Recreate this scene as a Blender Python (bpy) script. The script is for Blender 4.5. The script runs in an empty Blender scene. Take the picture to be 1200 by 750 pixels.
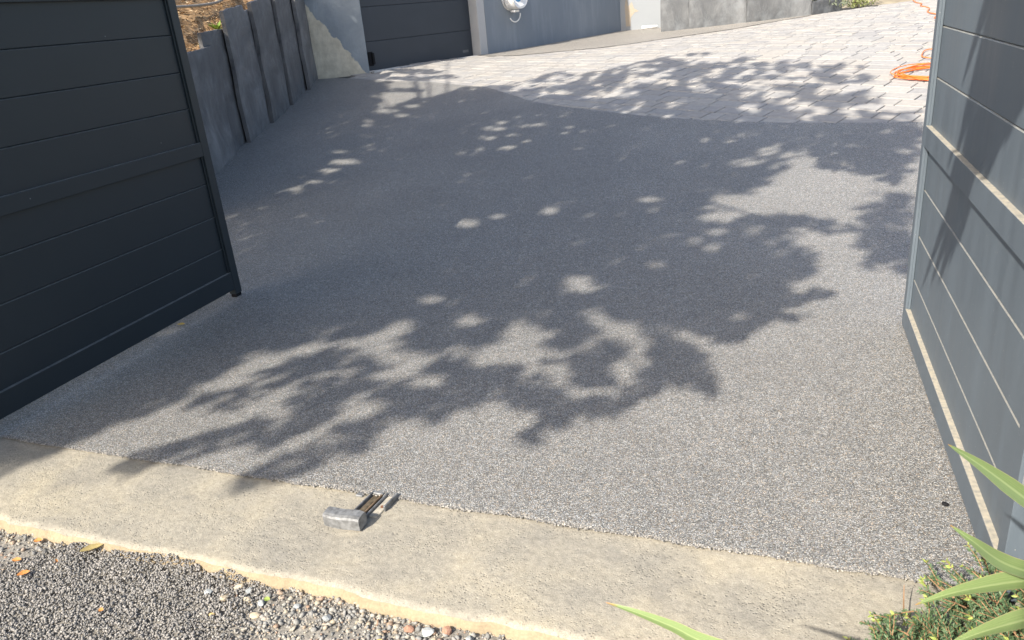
import bpy, bmesh, math, random
import numpy as np
from mathutils import Vector, Matrix
R = math.radians
random.seed(7)
rng = np.random.default_rng(11)
scene = bpy.context.scene
COL = scene.collection

# ------------------------------------------------------------------ camera
cam_data = bpy.data.cameras.new('camera')
cam = bpy.data.objects.new('camera', cam_data)
COL.objects.link(cam)
cam_data.sensor_width = 36.0
cam_data.lens = 36.0 * 905.0 / 1200.0
cam_data.clip_start = 0.05
cam_data.clip_end = 500.0
M = Matrix(((0.94741512, -0.04027792, 0.31746225, 0.0),
            (0.30831686, 0.3805823, -0.8718359, 0.0),
            (-0.08570478, 0.92386947, 0.37298778, 1.6),
            (0, 0, 0, 1)))
cam.matrix_world = M
scene.camera = cam

# ------------------------------------------------------------------ sky and sun
SUN_AZ, SUN_EL = R(25.5), R(39.0)        # direction the light travels towards, measured from +Y to +X
world = bpy.data.worlds.new('World')
scene.world = world
world.use_nodes = True
wn = world.node_tree.nodes
wl = world.node_tree.links
sky = wn.new('ShaderNodeTexSky')
sky.sky_type = 'NISHITA'
sky.sun_disc = False
sky.sun_elevation = SUN_EL
sky.sun_rotation = SUN_AZ + math.pi
sky.air_density = 1.0
sky.dust_density = 3.0
sky.ozone_density = 0.6
wl.new(sky.outputs[0], wn['Background'].inputs[0])
wn['Background'].inputs[1].default_value = 0.135
sd = bpy.data.lights.new('sun', 'SUN')
sd.energy = 4.3
sd.angle = R(0.55)
sd.color = (1.0, 0.93, 0.82)
sun = bpy.data.objects.new('sun', sd)
COL.objects.link(sun)
TRAVEL = Vector((math.sin(SUN_AZ) * math.cos(SUN_EL), math.cos(SUN_AZ) * math.cos(SUN_EL), -math.sin(SUN_EL)))
sun.rotation_euler = TRAVEL.to_track_quat('-Z', 'Y').to_euler()
sun.location = (-5, -10, 12)
scene.view_settings.view_transform = 'Standard'
scene.view_settings.look = 'None'
scene.view_settings.exposure = 0.92
scene.view_settings.gamma = 1.0
scene.cycles.max_bounces = 6

# ------------------------------------------------------------------ helpers
def tag(o, label=None, cat=None, group=None, kind=None):
    if label: o['label'] = label
    if cat: o['category'] = cat
    if group: o['group'] = group
    if kind: o['kind'] = kind
    return o

def link(o, parent=None):
    COL.objects.link(o)
    if parent is not None: o.parent = parent
    return o

def empty(name, loc=(0, 0, 0), rz=0.0):
    o = bpy.data.objects.new(name, None)
    o.location = loc
    o.rotation_euler = (0, 0, rz)
    o.empty_display_size = 0.1
    return link(o)

def mesh_obj(name, verts, faces, mat, parent=None, smooth=False):
    me = bpy.data.meshes.new(name)
    me.from_pydata([tuple(v) for v in verts], [], faces)
    me.materials.append(mat)
    if smooth: me.polygons.foreach_set('use_smooth', [True] * len(me.polygons))
    me.update()
    o = bpy.data.objects.new(name, me)
    return link(o, parent)

def np_obj(name, verts, faces, mat, parent=None, smooth=False):
    """fast builder: verts (n,3), faces (m,k) with constant k"""
    verts = np.asarray(verts, dtype=np.float32); faces = np.asarray(faces, dtype=np.int32)
    me = bpy.data.meshes.new(name)
    k = faces.shape[1]
    me.vertices.add(len(verts)); me.vertices.foreach_set('co', verts.ravel())
    me.loops.add(faces.size); me.loops.foreach_set('vertex_index', faces.ravel())
    me.polygons.add(len(faces))
    me.polygons.foreach_set('loop_start', np.arange(0, faces.size, k, dtype=np.int32))
    me.polygons.foreach_set('loop_total', np.full(len(faces), k, dtype=np.int32))
    if smooth: me.polygons.foreach_set('use_smooth', np.ones(len(faces), dtype=bool))
    me.materials.append(mat)
    me.update(calc_edges=True); me.validate()
    o = bpy.data.objects.new(name, me)
    return link(o, parent)

def bm_obj(name, bm, mat, parent=None, smooth=False):
    bmesh.ops.recalc_face_normals(bm, faces=bm.faces)
    me = bpy.data.meshes.new(name)
    bm.to_mesh(me); bm.free()
    me.materials.append(mat)
    if smooth: me.polygons.foreach_set('use_smooth', [True] * len(me.polygons))
    o = bpy.data.objects.new(name, me)
    return link(o, parent)

def add_box(bm, x0, x1, y0, y1, z0, z1, bev=0.0, seg=2, mtx=None):
    ret = bmesh.ops.create_cube(bm, size=1.0)
    vs = ret['verts']
    for v in vs:
        v.co = Vector((x0 + (v.co.x + .5) * (x1 - x0), y0 + (v.co.y + .5) * (y1 - y0), z0 + (v.co.z + .5) * (z1 - z0)))
    if bev > 0:
        es = list({e for v in vs for e in v.link_edges})
        r = bmesh.ops.bevel(bm, geom=es, offset=bev, segments=seg, affect='EDGES', profile=0.6)
        vs = list({v for f in r['faces'] for v in f.verts} | {v for v in vs if v.is_valid})
    if mtx is not None:
        for v in vs: v.co = mtx @ v.co
    return vs

def box_obj(name, x0, x1, y0, y1, z0, z1, mat, parent=None, bev=0.0, seg=2, mtx=None):
    bm = bmesh.new(); add_box(bm, x0, x1, y0, y1, z0, z1, bev, seg, mtx)
    return bm_obj(name, bm, mat, parent)

def tube(pts, rad, n=8, closed=False):
    """verts, faces of a tube along pts; rad a number or list"""
    P = [Vector(p) for p in pts]; m = len(P)
    rads = rad if hasattr(rad, '__len__') else [rad] * m
    vs, fs = [], []
    prev = None
    for i, p in enumerate(P):
        a = P[(i - 1) % m] if (closed or i > 0) else P[i]
        b = P[(i + 1) % m] if (closed or i < m - 1) else P[i]
        t = (b - a)
        t = t.normalized() if t.length > 1e-9 else Vector((0, 0, 1))
        if prev is None:
            prev = t.orthogonal().normalized()
        u = prev - t * prev.dot(t)
        u = u.normalized() if u.length > 1e-6 else t.orthogonal().normalized()
        w = t.cross(u); prev = u
        for k in range(n):
            an = 2 * math.pi * k / n
            vs.append(p + (u * math.cos(an) + w * math.sin(an)) * rads[i])
    for i in range(m if closed else m - 1):
        j = (i + 1) % m
        for k in range(n):
            k2 = (k + 1) % n
            fs.append((i * n + k, i * n + k2, j * n + k2, j * n + k))
    if not closed:
        fs.append(tuple(range(n))[::-1]); fs.append(tuple((m - 1) * n + k for k in range(n)))
    return vs, fs

def smooth_path(pts, sub=6):
    P = [Vector(p) for p in pts]
    out = []
    for i in range(len(P) - 1):
        p0 = P[max(i - 1, 0)]; p1 = P[i]; p2 = P[i + 1]; p3 = P[min(i + 2, len(P) - 1)]
        for s in range(sub):
            t = s / sub
            out.append(0.5 * ((2 * p1) + (-p0 + p2) * t + (2 * p0 - 5 * p1 + 4 * p2 - p3) * t * t + (-p0 + 3 * p1 - 3 * p2 + p3) * t ** 3))
    out.append(P[-1])
    return out

def clamp(v, a=0.0, b=1.0): return max(a, min(b, v))
def ramp(y, a, b, s):
    if y <= a: return 0.0
    if y < b: return s * (y - a) ** 2 / (2 * (b - a))
    return s * (b - a) / 2 + s * (y - b)
def gz(x, y):
    """height of the finished drive: flat by the gate, climbing to the garage court"""
    y = min(y, 30.0)
    return (ramp(y, 3.4, 6.0, .112) - ramp(y, 10.0, 13.5, .094)
            + .03 * clamp(x + 2.5, 0, 6) * clamp((y - 12) / 4)
            + .08 * clamp((-4.5 - x) / 2) * clamp((y - 9.5) / 2) * clamp((15 - y) / 2))
def interp(xs, ys, x):
    return float(np.interp(x, xs, ys))

class VN:
    """cheap smooth 2-D value noise"""
    def __init__(s, seed): s.g = np.random.default_rng(seed).random((64, 64))
    def __call__(s, x, y):
        x = np.asarray(x, float); y = np.asarray(y, float)
        xi = np.floor(x).astype(int); yi = np.floor(y).astype(int)
        fx = x - xi; fy = y - yi
        fx = fx * fx * (3 - 2 * fx); fy = fy * fy * (3 - 2 * fy)
        g = s.g
        a = g[xi % 64, yi % 64]; b = g[(xi + 1) % 64, yi % 64]; c = g[xi % 64, (yi + 1) % 64]; d = g[(xi + 1) % 64, (yi + 1) % 64]
        return (a * (1 - fx) + b * fx) * (1 - fy) + (c * (1 - fx) + d * fx) * fy
vn1, vn2, vn3 = VN(1), VN(2), VN(3)

# ------------------------------------------------------------------ materials
class Mat:
    def __init__(s, name, rough=0.8, spec=0.3, metal=0.0):
        s.m = bpy.data.materials.new(name); s.m.use_nodes = True
        s.n = s.m.node_tree.nodes; s.l = s.m.node_tree.links
        s.b = s.n['Principled BSDF']
        s.b.inputs['Roughness'].default_value = rough
        s.b.inputs['Specular IOR Level'].default_value = spec
        s.b.inputs['Metallic'].default_value = metal
        s.tc = s.n.new('ShaderNodeTexCoord').outputs['Object']
        s.bump_prev = None
    def noise(s, scale, detail=4, rough=.55, vec=None, stretch=None, dist=0.0):
        v = vec or s.tc
        if stretch:
            mp = s.n.new('ShaderNodeMapping'); mp.inputs['Scale'].default_value = stretch
            s.l.new(v, mp.inputs['Vector']); v = mp.outputs[0]
        t = s.n.new('ShaderNodeTexNoise'); t.inputs['Scale'].default_value = scale
        t.inputs['Detail'].default_value = detail; t.inputs['Roughness'].default_value = rough
        t.inputs['Distortion'].default_value = dist
        s.l.new(v, t.inputs['Vector']); return t.outputs['Fac']
    def voro(s, scale, feature='F1', out='Color', rand=1.0, vec=None):
        t = s.n.new('ShaderNodeTexVoronoi'); t.feature = feature
        t.inputs['Scale'].default_value = scale; t.inputs['Randomness'].default_value = rand
        s.l.new(vec or s.tc, t.inputs['Vector'])
        return t.outputs[out]
    def ramp(s, fac, stops, interp='LINEAR'):
        r = s.n.new('ShaderNodeValToRGB'); r.color_ramp.interpolation = interp
        cr = r.color_ramp
        while len(cr.elements) < len(stops): cr.elements.new(0.5)
        for e, (p, c) in zip(cr.elements, stops):
            e.position = p
            e.color = (*c, 1) if hasattr(c, '__len__') else (c, c, c, 1)
        s.l.new(fac, r.inputs[0]); return r.outputs[0]
    def mix(s, fac, a, b, mode='MIX'):
        m = s.n.new('ShaderNodeMix'); m.data_type = 'RGBA'; m.blend_type = mode
        for k, (sock, val) in enumerate(((m.inputs[0], fac), (m.inputs[6], a), (m.inputs[7], b))):
            if hasattr(val, 'links'): s.l.new(val, sock)
            elif hasattr(val, '__len__'): sock.default_value = (*val, 1)
            else: sock.default_value = float(val) if k == 0 else (val, val, val, 1)
        return m.outputs[2]
    def math(s, op, a, b=0.0):
        m = s.n.new('ShaderNodeMath'); m.operation = op
        for sock, val in ((m.inputs[0], a), (m.inputs[1], b)):
            if hasattr(val, 'links'): s.l.new(val, sock)
            else: sock.default_value = val
        return m.outputs[0]
    def sep(s, vec=None):
        t = s.n.new('ShaderNodeSeparateXYZ'); s.l.new(vec or s.tc, t.inputs[0]); return t.outputs
    def color(s, c):
        if hasattr(c, 'links'): s.l.new(c, s.b.inputs['Base Color'])
        else: s.b.inputs['Base Color'].default_value = (*c, 1)
        return s
    def rough(s, c): s.l.new(c, s.b.inputs['Roughness'])
    def bump(s, h, strength=.5, dist=.01):
        t = s.n.new('ShaderNodeBump'); t.inputs['Strength'].default_value = strength
        t.inputs['Distance'].default_value = dist
        s.l.new(h, t.inputs['Height'])
        if s.bump_prev: s.l.new(s.bump_prev, t.inputs['Normal'])
        s.l.new(t.outputs[0], s.b.inputs['Normal']); s.bump_prev = t.outputs[0]; return s
    def rand(s):
        oi = s.n.new('ShaderNodeObjectInfo').outputs['Random']
        gi = s.n.new('ShaderNodeNewGeometry').outputs['Random Per Island']
        return s.math('FRACT', s.math('ADD', oi, gi))

def mat_resin(bump=1.0, name='resin_bound_gravel', tint=(1.80, 1.79, 1.72)):
    a = Mat(name, .55, .35)
    stone = a.voro(245.0, out='Color'); sx = a.sep(stone)
    grey = a.ramp(sx[0], [(0, .10), (.2, .14), (.5, .19), (.8, .255), (1, .36)])
    warm = a.ramp(sx[1], [(0, (.92, .96, 1.04)), (.6, (1, .99, .975)), (.85, (1.08, 1.0, .91)), (1, (1.18, .98, .80))])
    c = a.mix(1.0, grey, warm, 'MULTIPLY')
    gap = a.ramp(a.voro(245.0, out='Distance'), [(.25, 1.0), (.75, .35)])
    c = a.mix(1.0, c, gap, 'MULTIPLY')
    big = a.ramp(a.noise(1.3, 3), [(.3, .93), (.7, 1.07)])
    mid = a.ramp(a.noise(38, 2), [(.3, .88), (.7, 1.12)])
    c = a.mix(1.0, a.mix(1.0, c, big, 'MULTIPLY'), mid, 'MULTIPLY')
    a.color(a.mix(1.0, c, tint, 'MULTIPLY'))
    a.bump(a.voro(245.0, out='Distance'), .8 * bump, .004)
    a.bump(a.noise(60, 2), .35 * bump, .006)
    return a.m
def mat_pavers():
    a = Mat('pale_stone_paver', .8, .25)
    r = a.rand()
    c = a.ramp(r, [(0, (.43, .43, .44)), (.18, (.50, .50, .50)), (.4, (.46, .455, .45)), (.55, (.54, .52, .49)), (.75, (.49, .48, .47)), (.9, (.57, .56, .54)), (1, (.45, .455, .46))])
    n = a.ramp(a.noise(14, 5, .6), [(.3, .86), (.7, 1.1)])
    c = a.mix(1.0, c, n, 'MULTIPLY')
    c = a.mix(1.0, c, (.725, .705, .675), 'MULTIPLY')
    c = a.mix(1.0, c, a.ramp(a.noise(160, 3), [(.3, .9), (.7, 1.08)]), 'MULTIPLY')
    a.color(c); a.bump(a.noise(22, 5), .5, .01); a.bump(a.noise(180, 2), .3, .003)
    return a.m
def mat_concrete():
    a = Mat('cast_concrete', .9, .15)
    base = a.ramp(a.noise(2.4, 5, .6), [(.3, (.265, .252, .222)), (.5, (.345, .318, .262)), (.68, (.42, .375, .285))])
    base = a.mix(1.0, base, a.ramp(a.noise(45, 4, .7), [(.25, .78), (.75, 1.17)]), 'MULTIPLY')
    base = a.mix(1.0, base, a.ramp(a.noise(260, 2), [(.3, .82), (.7, 1.14)]), 'MULTIPLY')
    dark = a.ramp(a.noise(5.5, 4, .6, dist=.6), [(.56, 0.0), (.72, .45)])
    base = a.mix(dark, base, (.20, .19, .17))
    # pits of two sizes, gathered in patches
    tot = None
    for sc_, thr, pn in ((70.0, (.18, .36), (.46, .60)), (120.0, (.22, .42), (.45, .60))):
        pit = a.ramp(a.voro(sc_, out='Distance'), [(thr[0], 1.0), (thr[1], 0.0)])
        patch = a.ramp(a.noise(2.6 if sc_ < 100 else 4.3, 5, .75), [(pn[0], 0.0), (pn[1], 1.0)])
        pr = a.ramp(a.sep(a.voro(sc_, out='Color'))[0], [(.50, 0.0), (.56, 1.0)])
        q = a.math('MULTIPLY', a.math('MULTIPLY', pit, patch), pr)
        tot = q if tot is None else a.math('MAXIMUM', tot, q)
    pits = tot
    base = a.mix(a.math('MULTIPLY', pits, .26), base, (.16, .15, .13))
    # yellow-ochre cement skin on the front arris
    yy = a.math('ADD', a.sep()[1], a.math('MULTIPLY', a.sep()[0], .0415))
    fr = a.ramp(yy, [(0, 0), (1, 1)])
    edge = a.ramp(a.sep()[2], [(0.0, 1.0), (1.0, 1.0)])
    a.color(base)
    a.bump(a.math('SUBTRACT', 1.0, pits), .55, .005); a.bump(a.noise(40, 6, .7), .6, .006); a.bump(a.noise(300, 3), .45, .002)
    return a.m
def mat_edge_concrete():
    a = Mat('ochre_edge_concrete', .9, .15)
    base = a.ramp(a.noise(5, 4), [(.3, (.28, .225, .15)), (.7, (.38, .31, .21))])
    base = a.mix(1.0, base, a.ramp(a.noise(120, 3), [(.3, .85), (.7, 1.12)]), 'MULTIPLY')
    a.color(base); a.bump(a.noise(70, 4), .5, .005); return a.m
def mat_metal(name, dust_and_sun=0.0, base=(.052, .062, .075)):
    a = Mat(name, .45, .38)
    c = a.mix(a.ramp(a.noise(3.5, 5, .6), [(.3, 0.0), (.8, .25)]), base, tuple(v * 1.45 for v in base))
    if dust_and_sun > 0:
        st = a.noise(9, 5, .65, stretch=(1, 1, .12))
        d = a.ramp(st, [(.35, dust_and_sun * .55), (.75, dust_and_sun)])
        c = a.mix(d, c, (.29, .35, .41))  # bluish veil: dust, and the pale sheen of sunlight on the leaf
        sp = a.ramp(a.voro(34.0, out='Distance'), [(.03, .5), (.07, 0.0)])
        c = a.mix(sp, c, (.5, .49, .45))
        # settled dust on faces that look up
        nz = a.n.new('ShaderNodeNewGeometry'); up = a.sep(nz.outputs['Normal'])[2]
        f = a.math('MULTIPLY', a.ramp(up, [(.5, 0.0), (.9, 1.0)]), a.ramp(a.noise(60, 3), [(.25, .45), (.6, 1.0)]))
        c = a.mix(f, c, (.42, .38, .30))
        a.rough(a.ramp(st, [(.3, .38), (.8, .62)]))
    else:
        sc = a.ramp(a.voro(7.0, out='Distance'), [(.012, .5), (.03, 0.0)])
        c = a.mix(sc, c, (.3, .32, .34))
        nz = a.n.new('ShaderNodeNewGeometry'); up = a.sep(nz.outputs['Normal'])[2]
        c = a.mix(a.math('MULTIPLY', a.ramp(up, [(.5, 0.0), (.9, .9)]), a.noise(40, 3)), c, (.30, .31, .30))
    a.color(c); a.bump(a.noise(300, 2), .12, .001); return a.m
def mat_slate(name='slate', k=1.0, tint=(1, 1, 1.03)):
    a = Mat(name, .62, .35)
    n = a.noise(1.6, 6, .62, dist=.8)
    c = a.ramp(n, [(.28, (.082 * k, .082 * k, .085 * k)), (.5, (.145 * k, .142 * k, .14 * k)), (.72, (.25 * k, .243 * k, .235 * k))])
    streak = a.ramp(a.noise(5, 7, .75, stretch=(1, 1, .75), dist=.5), [(.48, 0.0), (.75, .45)])
    c = a.mix(streak, c, (.30 * k, .31 * k, .31 * k))
    rr = a.rand()
    c = a.mix(1.0, c, a.ramp(rr, [(0, .8), (1, 1.2)]), 'MULTIPLY')
    c = a.mix(1.0, c, tint, 'MULTIPLY')
    a.color(c); a.bump(n, .9, .04); a.bump(a.noise(26, 6, .75, stretch=(1, 1, .7)), .6, .012); return a.m
def mat_cream_slate():
    a = Mat('weathered_slate', .75, .25)
    n = a.noise(1.2, 6, .62, dist=.6)
    c = a.ramp(n, [(.3, (.22, .26, .30)), (.7, (.40, .44, .47))])
    s = a.sep()
    # broken cream skin filling the lower left of the slab, its border wandering down to the right
    t = a.math('SUBTRACT', a.math('MULTIPLY', s[0], -1.4), s[2])
    t = a.math('ADD', t, a.math('MULTIPLY', a.noise(5, 5, .6), .35))
    f = a.ramp(a.math('ADD', t, 1.475), [(.49, 0.0), (.51, 1.0)])
    cream = a.ramp(a.noise(9, 5), [(.3, (.58, .53, .42)), (.7, (.78, .72, .58))])
    c = a.mix(f, c, cream)
    a.color(c); a.bump(a.noise(12, 6), .5, .02); return a.m
def mat_plaster(name, c0, c1, streaks=True):
    a = Mat(name, .85, .2)
    c = a.mix(a.noise(1.5, 5), c0, c1)
    if streaks:
        f = a.ramp(a.noise(5, 5, .65, stretch=(1, 1, .15)), [(.5, 0.0), (.75, .35)])
        c = a.mix(f, c, tuple(min(1, v * 1.5) for v in c1))
    a.color(c); a.bump(a.noise(160, 3), .3, .003); return a.m
def mat_plain(name, c, rough=.6, spec=.3, metal=0.0, var=.15, scale=25, bump=.2):
    a = Mat(name, rough, spec, metal)
    col = a.mix(1.0, c, a.ramp(a.noise(scale, 4), [(.3, 1 - var), (.7, 1 + var)]), 'MULTIPLY')
    a.color(col)
    if bump: a.bump(a.noise(scale * 3, 3), bump, .003)
    return a.m
def mat_leaf(name, c0, c1, rough=.5, trans=.25):
    a = Mat(name, rough, .35)
    g = a.n.new('ShaderNodeNewGeometry').outputs['Random Per Island']
    c = a.mix(a.math('ADD', a.math('MULTIPLY', g, .7), a.math('MULTIPLY', a.noise(20, 2), .3)), c0, c1)
    a.color(c)
    if trans > 0:
        tr = a.n.new('ShaderNodeBsdfTranslucent'); a.l.new(c, tr.inputs[0])
        ms = a.n.new('ShaderNodeMixShader'); ms.inputs[0].default_value = trans
        a.l.new(a.b.outputs[0], ms.inputs[1]); a.l.new(tr.outputs[0], ms.inputs[2])
        a.l.new(ms.outputs[0], a.n['Material Output'].inputs['Surface'])
    return a.m
def mat_blade():
    a = Mat('sword_leaf', .38, .5)
    u = a.n.new('ShaderNodeUVMap').outputs[0]
    s = a.sep(u)
    stripe = a.noise(30, 3, .5, vec=u, stretch=(1.2, .03, 1))
    c = a.mix(stripe, (.12, .20, .05), (.30, .38, .17))
    mid = a.ramp(a.math('ABSOLUTE', a.math('SUBTRACT', s[0], .5)), [(0.0, .5), (.10, 0.0)])
    c = a.mix(mid, c, (.42, .50, .24))
    edge = a.ramp(a.math('ABSOLUTE', a.math('SUBTRACT', s[0], .5)), [(.45, 0.0), (.49, .8)])
    c = a.mix(edge, c, (.38, .36, .18))
    tip = a.ramp(s[1], [(0.0, 1.0), (.035, 0.0)])
    c = a.mix(tip, c, (.50, .22, .07))
    a.color(c)
    tr = a.n.new('ShaderNodeBsdfTranslucent'); a.l.new(c, tr.inputs[0])
    ms = a.n.new('ShaderNodeMixShader'); ms.inputs[0].default_value = .25
    a.l.new(a.b.outputs[0], ms.inputs[1]); a.l.new(tr.outputs[0], ms.inputs[2])
    a.l.new(ms.outputs[0], a.n['Material Output'].inputs['Surface'])
    a.bump(stripe, .3, .002)
    return a.m
def mat_stones(name, stops, rough=.8):
    a = Mat(name, rough, .3)
    c = a.ramp(a.rand(), stops)
    c = a.mix(1.0, c, a.ramp(a.noise(150, 3), [(.3, .75), (.7, 1.2)]), 'MULTIPLY')
    a.color(c); a.bump(a.noise(300, 2), .4, .001); return a.m
def mat_garage():
    a = Mat('garage_door_paint', .5, .4)
    c = a.mix(a.noise(2.5, 5), (.030, .038, .050), (.046, .055, .070))
    a.color(c); a.bump(a.noise(220, 2), .2, .002); return a.m

RESIN_FAR = mat_resin(.05, 'resin_gravel_pale', (2.15, 2.05, 1.86))
RESIN, PAVER, CONC, EDGE = mat_resin(), mat_pavers(), mat_concrete(), mat_edge_concrete()
GATE_L = mat_metal('gate_paint_shaded', 0.0, (.016, .024, .031)); GATE_R = mat_metal('dusty_gate_paint_sunlit', .32, (.050, .064, .080))  # one paint: shade put into the left base colour, sunlight into the right
SLATE = mat_slate('slate', 1.0); SLATE_WALL = mat_slate('pale_slate', .84, (.94, 1.0, 1.06)); SLATE_C = mat_cream_slate()
LEAF = mat_leaf('crown_leaf', (.04, .085, .02), (.09, .15, .04))
BARK = mat_plain('bark', (.13, .10, .075), .9, .1, var=.35, scale=14, bump=.8)

# outlines on the ground (metres) of the shade, of single leafy boughs and of gaps in the crown
SHADE_OUTLINES = [[[-3.216,1.107],[-2.939,1.843],[-2.888,2.047],[-2.849,2.123],[-2.801,2.293],[-2.747,2.502],[-2.697,2.561],[-2.648,2.747],[-2.594,2.949],[-2.596,3.161],[-2.491,3.264],[-2.298,3.265],[-2.182,3.359],[-2.071,3.271],[-1.862,3.11],[-1.576,3.052],[-1.346,3.011],[-1.336,3.123],[-1.18,3.183],[-1.036,3.28],[-0.771,3.238],[-0.576,3.054],[-0.499,3.168],[-0.617,3.335],[-0.579,3.562],[-0.455,3.556],[-0.385,3.723],[-0.269,3.65],[-0.123,3.677],[-0.042,3.835],[0.006,3.973],[0.087,4.289],[0.215,4.8],[0.139,5.106],[-0.026,5.275],[-0.424,5.61],[-0.359,5.877],[-0.097,5.888],[-0.047,6.382],[0.086,6.713],[-0.06,7.026],[-0.41,6.751],[-0.082,7.102],[0.263,7.044],[0.502,7.14],[0.586,6.676],[0.883,6.696],[1.099,7.126],[1.174,7.73],[1.227,8.156],[1.055,8.156],[0.916,8.566],[0.952,8.8],[0.825,9.121],[0.956,9.731],[0.858,10.208],[0.682,10.518],[0.337,10.581],[0.091,10.957],[-0.273,10.97],[-0.323,11.531],[-0.711,11.133],[-1.15,11.302],[-1.003,12.262],[-1.514,11.912],[-2.104,11.389],[-2.436,11.103],[-2.938,11.142],[-3.287,10.814],[-3.553,10.657],[-3.867,10.357],[-4.2,10.334],[-4.401,9.887],[-4.725,9.762],[-4.958,9.45],[-5.287,9.856],[-5.36,10.333],[-5.51,10.881],[-5.75,11.082],[-6.756,11.341],[-6.52,9.745],[-5.797,6.924],[-6.03,2.619]],[[0.543,5.6],[0.697,5.972],[0.892,6.035],[0.736,4.558],[0.663,4.605],[0.643,4.845],[0.545,5.406]]]
LEAF_CLUMPS = [[-2.079,2.371,0.14,0.024,0.055,-0.077],[-2.309,2.239,0.101,0.018,0.035,-0.042],[-2.261,2.318,0.055,0.01,0.03,-0.038],[-1.749,2.22,0.085,0.016,0.036,-0.057],[-1.829,2.131,0.077,0.014,0.029,-0.043],[-1.862,2.065,0.048,0.009,0.018,-0.026],[-1.688,2.348,0.08,0.014,0.025,-0.043],[-1.899,2.034,0.028,0.005,0.015,-0.02],[-2.472,2.588,0.113,0.018,0.047,-0.06],[-2.381,2.741,0.116,0.017,0.053,-0.073],[-2.298,2.892,0.109,0.016,0.052,-0.079],[-2.218,3.041,0.112,0.015,0.052,-0.084],[-2.099,3.139,0.131,0.017,0.055,-0.097],[-1.91,3.063,0.09,0.012,0.049,-0.092],[-2.023,2.617,0.082,0.013,0.028,-0.044],[-1.916,2.7,0.107,0.017,0.041,-0.069],[-1.889,2.544,0.095,0.016,0.034,-0.056],[-1.713,2.462,0.091,0.015,0.026,-0.046],[-1.566,2.417,0.036,0.006,0.04,-0.075],[-1.572,2.544,0.034,0.006,0.049,-0.095],[-1.574,2.673,0.055,0.009,0.036,-0.073],[-1.859,2.882,0.077,0.011,0.046,-0.084],[-1.571,2.753,0.12,0.019,0.051,-0.107],[-1.452,2.772,0.118,0.018,0.047,-0.107],[-1.325,2.768,0.108,0.017,0.031,-0.075],[-1.484,2.893,0.081,0.012,0.036,-0.081],[-1.265,2.801,0.046,0.007,0.021,-0.053],[-1.562,2.35,0.018,0.003,0.026,-0.048],[-1.161,2.817,0.053,0.008,0.022,-0.061],[-1.293,3.009,0.09,0.013,0.032,-0.085],[-1.186,3.07,0.098,0.014,0.035,-0.104],[-1.047,3.027,0.087,0.013,0.031,-0.101],[-1.105,2.95,0.07,0.011,0.032,-0.097],[-0.961,2.849,0.06,0.009,0.02,-0.068],[-0.869,2.824,0.081,0.013,0.024,-0.089],[-0.828,2.725,0.064,0.01,0.019,-0.07],[-0.886,2.616,0.042,0.007,0.015,-0.053],[-0.886,2.555,0.024,0.004,0.011,-0.038],[-0.769,2.879,0.088,0.014,0.018,-0.076],[-0.655,2.783,0.056,0.009,0.009,-0.043],[-0.624,2.901,0.079,0.012,0.013,-0.068],[-0.561,3.006,0.059,0.009,0.012,-0.072],[-0.778,3.084,0.1,0.015,0.019,-0.084],[-0.415,3.269,0.1,0.014,0.016,-0.126],[-0.307,3.152,0.073,0.011,0.01,-0.101],[-0.244,3.062,0.028,0.004,0.005,-0.064],[-0.349,3.371,0.054,0.007,0.008,-0.075],[-0.48,3.17,0.068,0.01,0.012,-0.086],[-0.479,3.451,0.097,0.012,0.016,-0.118],[-0.677,3.28,0.088,0.012,0.021,-0.111],[-0.214,3.688,0.099,0.011,0.005,-0.084],[-0.096,3.83,0.083,0.009,0.003,-0.087],[0.09,3.914,0.066,0.007,-0.0,-0.055],[-0.015,3.926,0.067,0.007,0.001,-0.067],[0.113,4.145,0.078,0.006,-0.001,-0.071],[0.244,4.24,0.061,0.005,-0.002,-0.06],[0.14,4.617,0.085,0.004,-0.002,-0.163],[0.191,4.827,0.059,0.002,-0.002,-0.114],[0.175,5.405,0.184,0.0,-0.001,-0.081],[0.358,5.31,0.104,0.001,-0.003,-0.079],[0.038,5.471,0.133,-0.0,0.001,-0.083],[-0.1,5.405,0.134,0.0,0.004,-0.115],[0.573,6.677,0.212,-0.016,-0.012,-0.193],[0.773,6.495,0.154,-0.01,-0.017,-0.182],[0.843,6.919,0.224,-0.021,-0.019,-0.203],[0.46,6.954,0.17,-0.016,-0.006,-0.139],[0.809,6.258,0.057,-0.003,-0.009,-0.094],[0.657,5.518,0.104,-0.001,-0.023,-0.258],[0.688,5.059,0.086,0.002,-0.021,-0.204],[0.587,4.733,0.073,0.003,-0.01,-0.108],[0.813,5.763,0.064,-0.001,-0.022,-0.201],[0.529,5.055,0.039,0.001,-0.007,-0.088],[0.705,4.779,0.054,0.002,-0.021,-0.19],[-2.429,2.096,0.099,0.018,0.025,-0.028],[-2.355,2.163,0.084,0.015,0.03,-0.035],[-2.464,2.038,0.068,0.013,0.02,-0.022],[-6.246,12.255,0.35,-0.065,0.125,-0.257],[-5.497,11.804,0.378,-0.046,0.096,-0.217],[-5.383,11.223,0.378,-0.042,0.059,-0.132],[-4.846,11.291,0.206,-0.024,0.057,-0.14],[-5.148,10.403,0.363,-0.054,0.051,-0.11]]
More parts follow.
